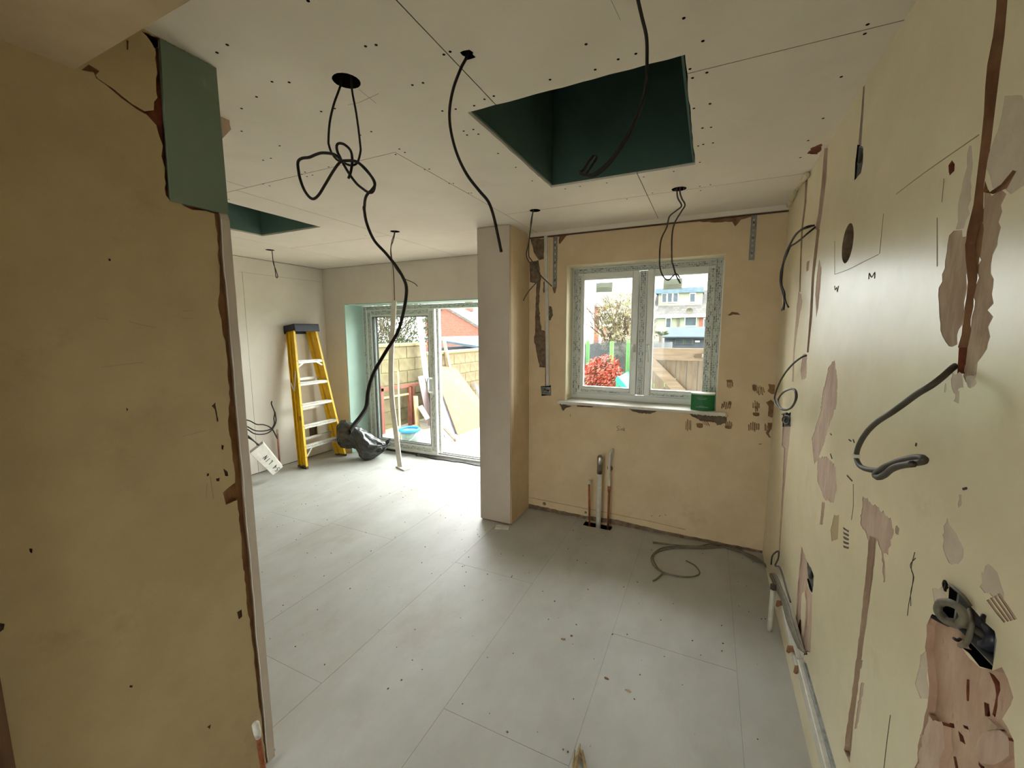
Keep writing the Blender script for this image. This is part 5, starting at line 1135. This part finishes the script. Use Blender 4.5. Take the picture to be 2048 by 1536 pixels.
plank('plasterboard_strip', at(862, 850, 'x', -4.52), at(842, 752, 'x', -4.68), .16, .012, 'pinkb', 'shorter pink board strip leaning below the tall one')
plank('plasterboard_strip', at(856, 838, 'x', -4.4), at(840, 812, 'x', -4.55), .12, .012, 'white', 'triangular white board offcut near the pink strips')
plank('slab_offcut', at(955, 830, 'x', -4.5), at(935, 778, 'x', -4.9), .12, .03, 'stone', 'blue-grey slab leaning behind the strand board', Vector((1, 0, 0)), 'slab')
plank('slab_offcut', at(968, 815, 'x', -4.5), at(952, 770, 'x', -4.9), .2, .03, 'stone', 'paler slab at the far end of the leaning stack', Vector((1, 0, 0)), 'slab')
plank('broom_pole', at(801, 888, 'z', GZ), at(796, 742, 'x', -4.9), .02, .02, 'timber', 'thin wooden pole leaning upright behind the bucket', Vector((1, 0, 0)), 'pole')
plank('plank', at(836, 858, 'x', -4.55), at(831, 792, 'x', -4.65), .10, .025, 'timber', 'short upright plank beside the red steel frame')
# red steel frame
t = thing('steel_frame', 'red oxide steel trestle frame standing by the block wall', 'frame', (-4.85, 5.6, GZ))
a = at(755, 781, 'x', -4.85); b = at(836, 768, 'x', -4.85)
MB().bar(a, b, .05, .05).build('top_rail', 'pvcred', t)
a2 = at(760, 797, 'x', -4.85); b2_ = at(820, 787, 'x', -4.85); MB().bar(a2, b2_, .03, .03).build('lower_rail', 'timber', t)
for px_ in (762, 818, 825): p = at(px_, 772, 'x', -4.85); MB().bb(p.x-.025, p.x+.025, p.y-.03, p.y+.03, GZ, p.z).build('leg', 'pvcred', t)
# bucket
p = at(820, 886, 'z', GZ); t = thing('bucket', 'cloudy bucket with a bright blue rim outside the sliding sash', 'bucket', (p.x, p.y, GZ))
MB().lathe((p.x, p.y, GZ), [(.0, .003), (.105, 0), (.135, .20), (.128, .20), (.10, .012), (0, .012)], 24).build('pail', 'clearp', t, True)
MB().lathe((p.x, p.y, GZ), [(.136, .185), (.160, .19), (.163, .215), (.15, .235), (.128, .228), (.128, .19), (.136, .185)], 24).build('rim', 'bluep', t, True)
MB().lathe((p.x, p.y, GZ), [(.0, .17), (.13, .17)], 24).build('contents', 'bluep', t)
MB().tube(crv([(p.x-.15, p.y, GZ+.21), (p.x-.1, p.y-.12, GZ+.1), (p.x+.02, p.y-.17, GZ+.06), (p.x+.12, p.y-.1, GZ+.1), (p.x+.15, p.y, GZ+.21)], 6), .004, 6).build('bucket_handle', 'whitep', t, True)

# ---- seen through the window
Yt = 5.2
gt = at(1303, 695, 'y', Yt); gr = at(1410, 700, 'y', Yt)
t = thing('garden_gate', 'weathered ledged and braced timber gate close to the window', 'gate', (gt.x, Yt, GZ))
gx0 = -.82; zt = 1.365; bwid = .118
for k in range(8): MB().bb(gx0+k*bwid+.003, gx0+(k+1)*bwid-.003, Yt, Yt+.02, .05, zt-.02).build('gate_board', 'gatew', t, bevel=.003)
MB().bb(gx0-.02, gx0+8*bwid, Yt-.035, Yt, zt-.137, zt+.005).build('ledge', 'gatel', t, bevel=.004)
MB().bb(gx0-.02, gx0+8*bwid, Yt-.035, Yt, .25, .39).build('ledge', 'gatel', t, bevel=.004)
a = at(1306, 724, 'y', Yt-.02); b = at(1368, 789, 'y', Yt-.02); d = (b-a)
MB().bar(a-d*.06+Vector((-.02, 0, 0)), a+d*1.9, .035, .115, Vector((.72, 0, .69))).build('brace', 'gatel', t, bevel=.003)
h = at(1400, 713, 'y', Yt-.04); MB().prism([(h.x-.05, Yt-.045, h.z-.02), (h.x+.12, Yt-.045, h.z-.02), (h.x+.12, Yt-.045, h.z+.022), (h.x-.05, Yt-.045, h.z+.022), (h.x-.07, Yt-.045, h.z)], (0, .01, 0)).build('latch', 'dgrey', t); MB().bb(h.x+.02, h.x+.05, Yt-.07, Yt-.045, h.z-.01, h.z+.03).build('latch_knob', 'galv', t)
MB().bb(gx0+8*bwid+.02, gx0+8*bwid+.12, Yt-.05, Yt+.05, GZ, zt+.02).build('gate_post', 'gatew', t)
# red bush
rn = random.Random(8); t = thing('red_shrub', 'dense shrub with bright red young leaves left of the gate', 'shrub', (-1.5, 6.6, GZ))
for cc, rd, n in (((-1.52, 6.6, .92), (.30, .3, .28), 900), ((-1.36, 6.55, .80), (.20, .25, .24), 500), ((-1.7, 6.7, .82), (.18, .25, .3), 500)):
    leafcloud(cc, rd, n, .032, rn).build('red_foliage', 'redleaf', t, kind='stuff')
leafcloud((-1.55, 6.7, .72), (.34, .3, .42), 900, .035, rn).build('green_foliage', 'greenleaf', t, kind='stuff')
m = MB(); tips = []; branches(m, Vector((-1.5, 6.7, GZ)), Vector((0, 0, 1)), .4, .03, 3, rn, tips); m.build('stems', 'bark', t)
# trampoline
t = thing('trampoline', 'trampoline with lime green padded poles and dark safety net', 'trampoline', (-1.75, 8.4, GZ))
poles = [at(1176, 682, 'y', 8), at(1224, 683, 'y', 7.6), at(1257, 680, 'y', 8), ]
for p in poles: MB().tube([(p.x, p.y, GZ), (p.x, p.y, p.z)], .035, 10).build('padded_pole', 'greenp', t, True); 
c_ = Vector((-1.78, 8.9, 0)); Rr = 1.2
MB().tube([(c_.x+Rr*math.cos(2*math.pi*k/36), c_.y+Rr*math.sin(2*math.pi*k/36), .55) for k in range(37)], .04, 8).build('bed_ring', 'greenp', t, True)
MB().lathe((c_.x, c_.y, .545), [(0, 0), (1.18, 0), (1.18, .01), (0, .01)], 36).build('bed', 'blackp', t)
nm, nt, b = nodes('net_mesh'); N = nt.nodes; L = nt.links; tb2 = N.new('ShaderNodeBsdfTransparent'); mx = N.new('ShaderNodeMixShader'); mx.inputs[0].default_value = .5; b.inputs['Base Color'].default_value = rgb(srgb(56, 60, 62)); L.new(tb2.outputs[0], mx.inputs[1]); L.new(b.outputs[0], mx.inputs[2]); L.new(mx.outputs[0], N['Material Output'].inputs[0])
MB().lathe((c_.x, c_.y, .55), [(1.1, 0), (1.1, .8)], 36).build('safety_net', nm, t, True)
# slide
a = at(1250, 755, 'y', 6.4); b = at(1268, 780, 'y', 6.2)
t = thing('toy_slide', 'turquoise plastic toy slide tipped beside the red shrub', 'toy', (a.x, 6.4, GZ))
d = Vector((b.x-a.x, -.1, b.z-a.z)).normalized(); s_ = Vector((.10, .25, .06)); 
a0 = a-d*.06; b0_ = b+d*.9
m = MB(); n_ = d.cross(s_).normalized()*.05
m.hexa([a0-s_*.55, a0+s_*.55, b0_+s_*.55, b0_-s_*.55, a0-s_*.55+n_*.3, a0+s_*.55+n_*.3, b0_+s_*.55+n_*.3, b0_-s_*.55+n_*.3]).build('chute', 'turq', t, bevel=.01)
for q_ in (-.58, .58): MB().bar(a0+s_*q_, b0_+s_*q_, .03, .09).build('side_rail', 'turq', t, bevel=.008)
for q_ in (-.5, .5): p = a0+s_*q_; MB().bar(p, (p.x, p.y, GZ), .04, .04).build('leg', 'turq', t)
# blossom tree
rn = random.Random(4); t = thing('blossom_tree', 'cream blossoming tree before the red brick house', 'tree', (-2.3, 11, -.3))
m = MB(); tips = []
for k in range(4): branches(m, Vector((-2.0+k*.06, 11, -.3)), Vector((rn.uniform(-.22, .28), rn.uniform(-.2, .2), 1)).normalized(), 1.15, .05, 4, rn, tips)
m.build('branches', 'bark', t)
bl_ = MB(); yl_ = MB()
for k in range(1500):
    a_ = rn.random()*6.28; r_ = rn.random()**.5; zf = rn.random()
    p = Vector((-1.98+.74*r_*math.cos(a_)*(.6+.5*math.sin(math.pi*zf)), 11+.7*r_*math.sin(a_), .95+1.62*zf))
    s_ = rn.uniform(.028, .055); mm_ = bl_ if rn.random() < .72 else yl_
    d = Vector((rn.gauss(0, 1), rn.gauss(0, 1), rn.gauss(0, 1)+.5)).normalized(); u = d.orthogonal().normalized(); v = d.cross(u)
    for e in range(5):
        an = e*1.2566; w1 = u*math.cos(an)+v*math.sin(an); w2 = u*math.cos(an+.6)+v*math.sin(an+.6)
        mm_.add([p, p+w1*s_+d*s_*.5, p+(w1+w2)*s_*.7+d*s_*.8, p+w2*s_+d*s_*.5], [(0, 1, 2, 3)])
bl_.build('blossom', 'blossom', t, kind='stuff'); yl_.build('young_leaves', 'yleaf', t, kind='stuff')
# dark fence and shrubs behind the trampoline
t = thing('rear_fence', 'dark boarded fence behind the trampoline', 'fence', (-2.2, 12.6, -.3))
for k in range(16): MB().bb(-3.8+k*.155, -3.65+k*.155, 12.6, 12.63, -.3, 1.18+.02*math.sin(k*2.1)).build('fence_board', 'shedw', t)
leafcloud((-1.9, 12, .75), (.8, .3, .55), 900, .05, rn).build('hedge_shrub', 'greenleaf', None, label='loose green shrub in front of the dark fence', cat='shrub')
# brick house behind the blossom
Yh = 40
x0 = at(1186, 600, 'y', Yh).x; x1 = at(1288, 600, 'y', Yh).x; zr = at(1200, 588, 'y', Yh).z; ze = at(1200, 612, 'y', Yh).z
t = thing('brick_house', 'red brick house with tiled roof behind the blossoming tree', 'building', (x0, Yh, -.6))
MB().bb(x0+.15, x1, Yh, Yh+8, -.6, ze).build('house_wall', 'brick', t)
MB().hexa([(x0, Yh-.4, ze-.1), (x1+.3, Yh-.4, ze-.1), (x1+.3, Yh+8, ze-.1), (x0, Yh+8, ze-.1), (x0+.5, Yh+1.8, zr+.1), (x1+.2, Yh+1.8, zr+.1), (x1+.2, Yh+3, zr+.1), (x0+.5, Yh+3, zr+.1)]).build('roof', 'rooft', t)
for px_ in (1183, 1201): p = at(px_, 640, 'y', Yh-.1); MB().bb(p.x-.12, p.x+.12, Yh-.14, Yh, -.6, ze-.4).build('downpipe', 'whitep', t)
p = at(1222, 640, 'y', Yh); wf = MB().bb(p.x-1.1, p.x+1.1, Yh-.05, Yh+.1, p.z-.6, p.z+.8).build('window', 'upvc', t); MB().bb(p.x-.95, p.x+.95, Yh-.07, Yh-.04, p.z-.45, p.z+.65).build('pane', 'wpane', wf)
# cream house with dormer
ZG = (1290, 530, 5.12)
def rg(x0, y0, x1, y1, Y): a = at(*zz(ZG, x0, y0), 'y', Y); b = at(*zz(ZG, x1, y1), 'y', Y); return a.x, b.x, b.z, a.z
Yc = 41
t = thing('cream_house', 'cream rendered house with a wide dormer behind the dark shed', 'building', (0, Yc, -.6))
a = rg(70, 530, 700, 860, Yc); MB().bb(a[0], a[1], Yc, Yc+7, -.6, a[3]).build('house_wall', 'render', t)
a = rg(140, 262, 580, 480, Yc+1.2); MB().bb(a[0], a[1], Yc+1.2, Yc+5, a[2]-.3, a[3]).build('dormer', 'render', t)
a = rg(105, 243, 600, 275, Yc+.9); MB().bb(a[0], a[1], Yc+.9, Yc+5.2, a[2], a[3]).build('dormer_roof', 'felt', t)
a = rg(70, 468, 700, 520, Yc); e_ = rg(20, 300, 700, 520, Yc+6)
MB().hexa([(a[0], Yc-.3, a[2]), (a[1]+2, Yc-.3, a[2]), (a[1]+2, Yc+5, a[2]), (a[0], Yc+5, a[2]), (a[0], Yc-.3, a[2]+.1), (a[1]+2, Yc-.3, a[2]+.1), (a[1]+2, Yc+3.5, a[3]+2.0), (a[0], Yc+3.5, a[3]+2.0)]).build('roof', 'rooft', t)
a = rg(70, 513, 700, 532, Yc-.45); MB().bb(a[0], a[1]+2, Yc-.5, Yc-.3, a[2], a[3]).build('fascia', 'upvc', t)
def hwin(x0, y0, x1, y1, Y, n):
    a = rg(x0, y0, x1, y1, Y); f = MB().bb(a[0], a[1], Y-.08, Y+.1, a[2], a[3]).build('window', 'upvc', t); wd = (a[1]-a[0])/n
    for k in range(n): MB().bb(a[0]+k*wd+.06, a[0]+(k+1)*wd-.06, Y-.1, Y-.07, a[2]+.07, a[3]-.07).build('pane', 'wpane', f)
hwin(172, 290, 340, 385, Yc+1.2, 3); hwin(458, 287, 516, 385, Yc+1.2, 1); hwin(212, 540, 268, 645, Yc, 1); hwin(408, 530, 528, 628, Yc, 1); hwin(600, 545, 680, 640, Yc, 1)
a = rg(336, 530, 346, 660, Yc-.1); MB().bb(a[0], a[1], Yc-.15, Yc, a[2], a[3]).build('downpipe', 'dgrey', t)
a = rg(556, 533, 590, 655, Yc-.06); MB().bb(a[0], a[1], Yc-.06, Yc+.1, a[2], a[3]).build('brick_panel', 'brick', t)
p = at(*zz(ZG, 455, 475), 'y', Yc-.6); MB().lathe(p, [(0, 0), (.18, .03), (.3, .1)], 14, Matrix.Rotation(math.pi/2, 3, 'X')).build('satellite_dish', 'dgrey', t, True)
# shed
Ys = 14
a = rg(200, 745, 700, 870, Ys); t = thing('garden_shed', 'dark timber shed with blue-grey felt roof before the cream house', 'shed', (a[0], Ys, -.3))
MB().bb(a[0], a[1], Ys, Ys+2, -.3, a[3]).build('shed_wall', 'shedw', t)
r_ = rg(205, 655, 700, 748, Ys); MB().hexa([(r_[0]-.05, Ys-.15, r_[2]), (r_[1], Ys-.15, r_[2]), (r_[1], Ys+1.2, r_[3]+.02), (r_[0]+.02, Ys+1.2, r_[3]+.02), (r_[0]-.05, Ys-.15, r_[2]+.04), (r_[1], Ys-.15, r_[2]+.04), (r_[1], Ys+1.2, r_[3]+.07), (r_[0]+.02, Ys+1.2, r_[3]+.07)]).build('roof', pm('shed_felt', srgb(44, 56, 64), srgb(36, 47, 55), 4, .9), t)
for x0, x1 in ((308, 397), (405, 492)):
    b = rg(x0, 757, x1, 812, Ys); f = MB().bb(b[0], b[1], Ys-.03, Ys, b[2], b[3]).build('shed_window', 'gatew', t); MB().bb(b[0]+.015, b[1]-.015, Ys-.04, Ys-.028, b[2]+.015, b[3]-.015).build('pane', 'wpane', f)
b = rg(515, 775, 560, 790, Ys); MB().bb(b[0], b[1], Ys-.03, Ys, b[2], b[3]).build('name_plate', 'whitep', t)
# spiky plant
t = thing('spiky_plant', 'spiky green palm-like plant at the end of the dark shed', 'plant', (-1.5, 13, -.3)); p = at(1322, 668, 'y', 13); rn = random.Random(6)
MB().tube([(p.x, 13, -.3), (p.x, 13, p.z-.05)], .05, 8).build('stem', 'bark', t)
for k in range(18):
    a_ = k*2.4; d = Vector((math.cos(a_), math.sin(a_), rn.uniform(.1, 1.2))).normalized(); u = d.cross(Vector((0, 0, 1))).normalized()*.02
    q_ = Vector((p.x, 13, p.z-.05)); e_ = q_+d*.28; MB().add([q_-u, q_+u, q_+d*.16+u*.8+Vector((0, 0, .02)), e_-Vector((0, 0, .06)), q_+d*.16-u*.8+Vector((0, 0, .02))], [(0, 1, 2, 3, 4)]).build('frond', 'greenleaf', t)

# ------------------------------------------------------------------ groups of look-alike things
GROUPS = {'lighting_cable': 'cables hanging from the ceiling', 'wall_cable': 'cable ends sticking out of the walls', 'floor_cable': 'grey cables lying in the floor corner', 'socket_box': 'metal socket boxes sunk in the walls',
          'copper_pipe': 'capped copper pipes rising from the floor', 'plaster_crumb': 'plaster crumbs on the floor', 'restraint_strap': 'steel straps on the window wall', 'cable_trunking': 'white trunking along the right wall',
          'plank': 'timber lengths leaning outside', 'plasterboard_strip': 'board strips leaning outside', 'slab_offcut': 'slabs leaning outside', 'brick_house': 'brick houses beyond the garden'}
for o in S.objects:
    if o.parent is None and 'category' in o:
        g = GROUPS.get(o.name.split('.')[0])
        if g: o['group'] = g
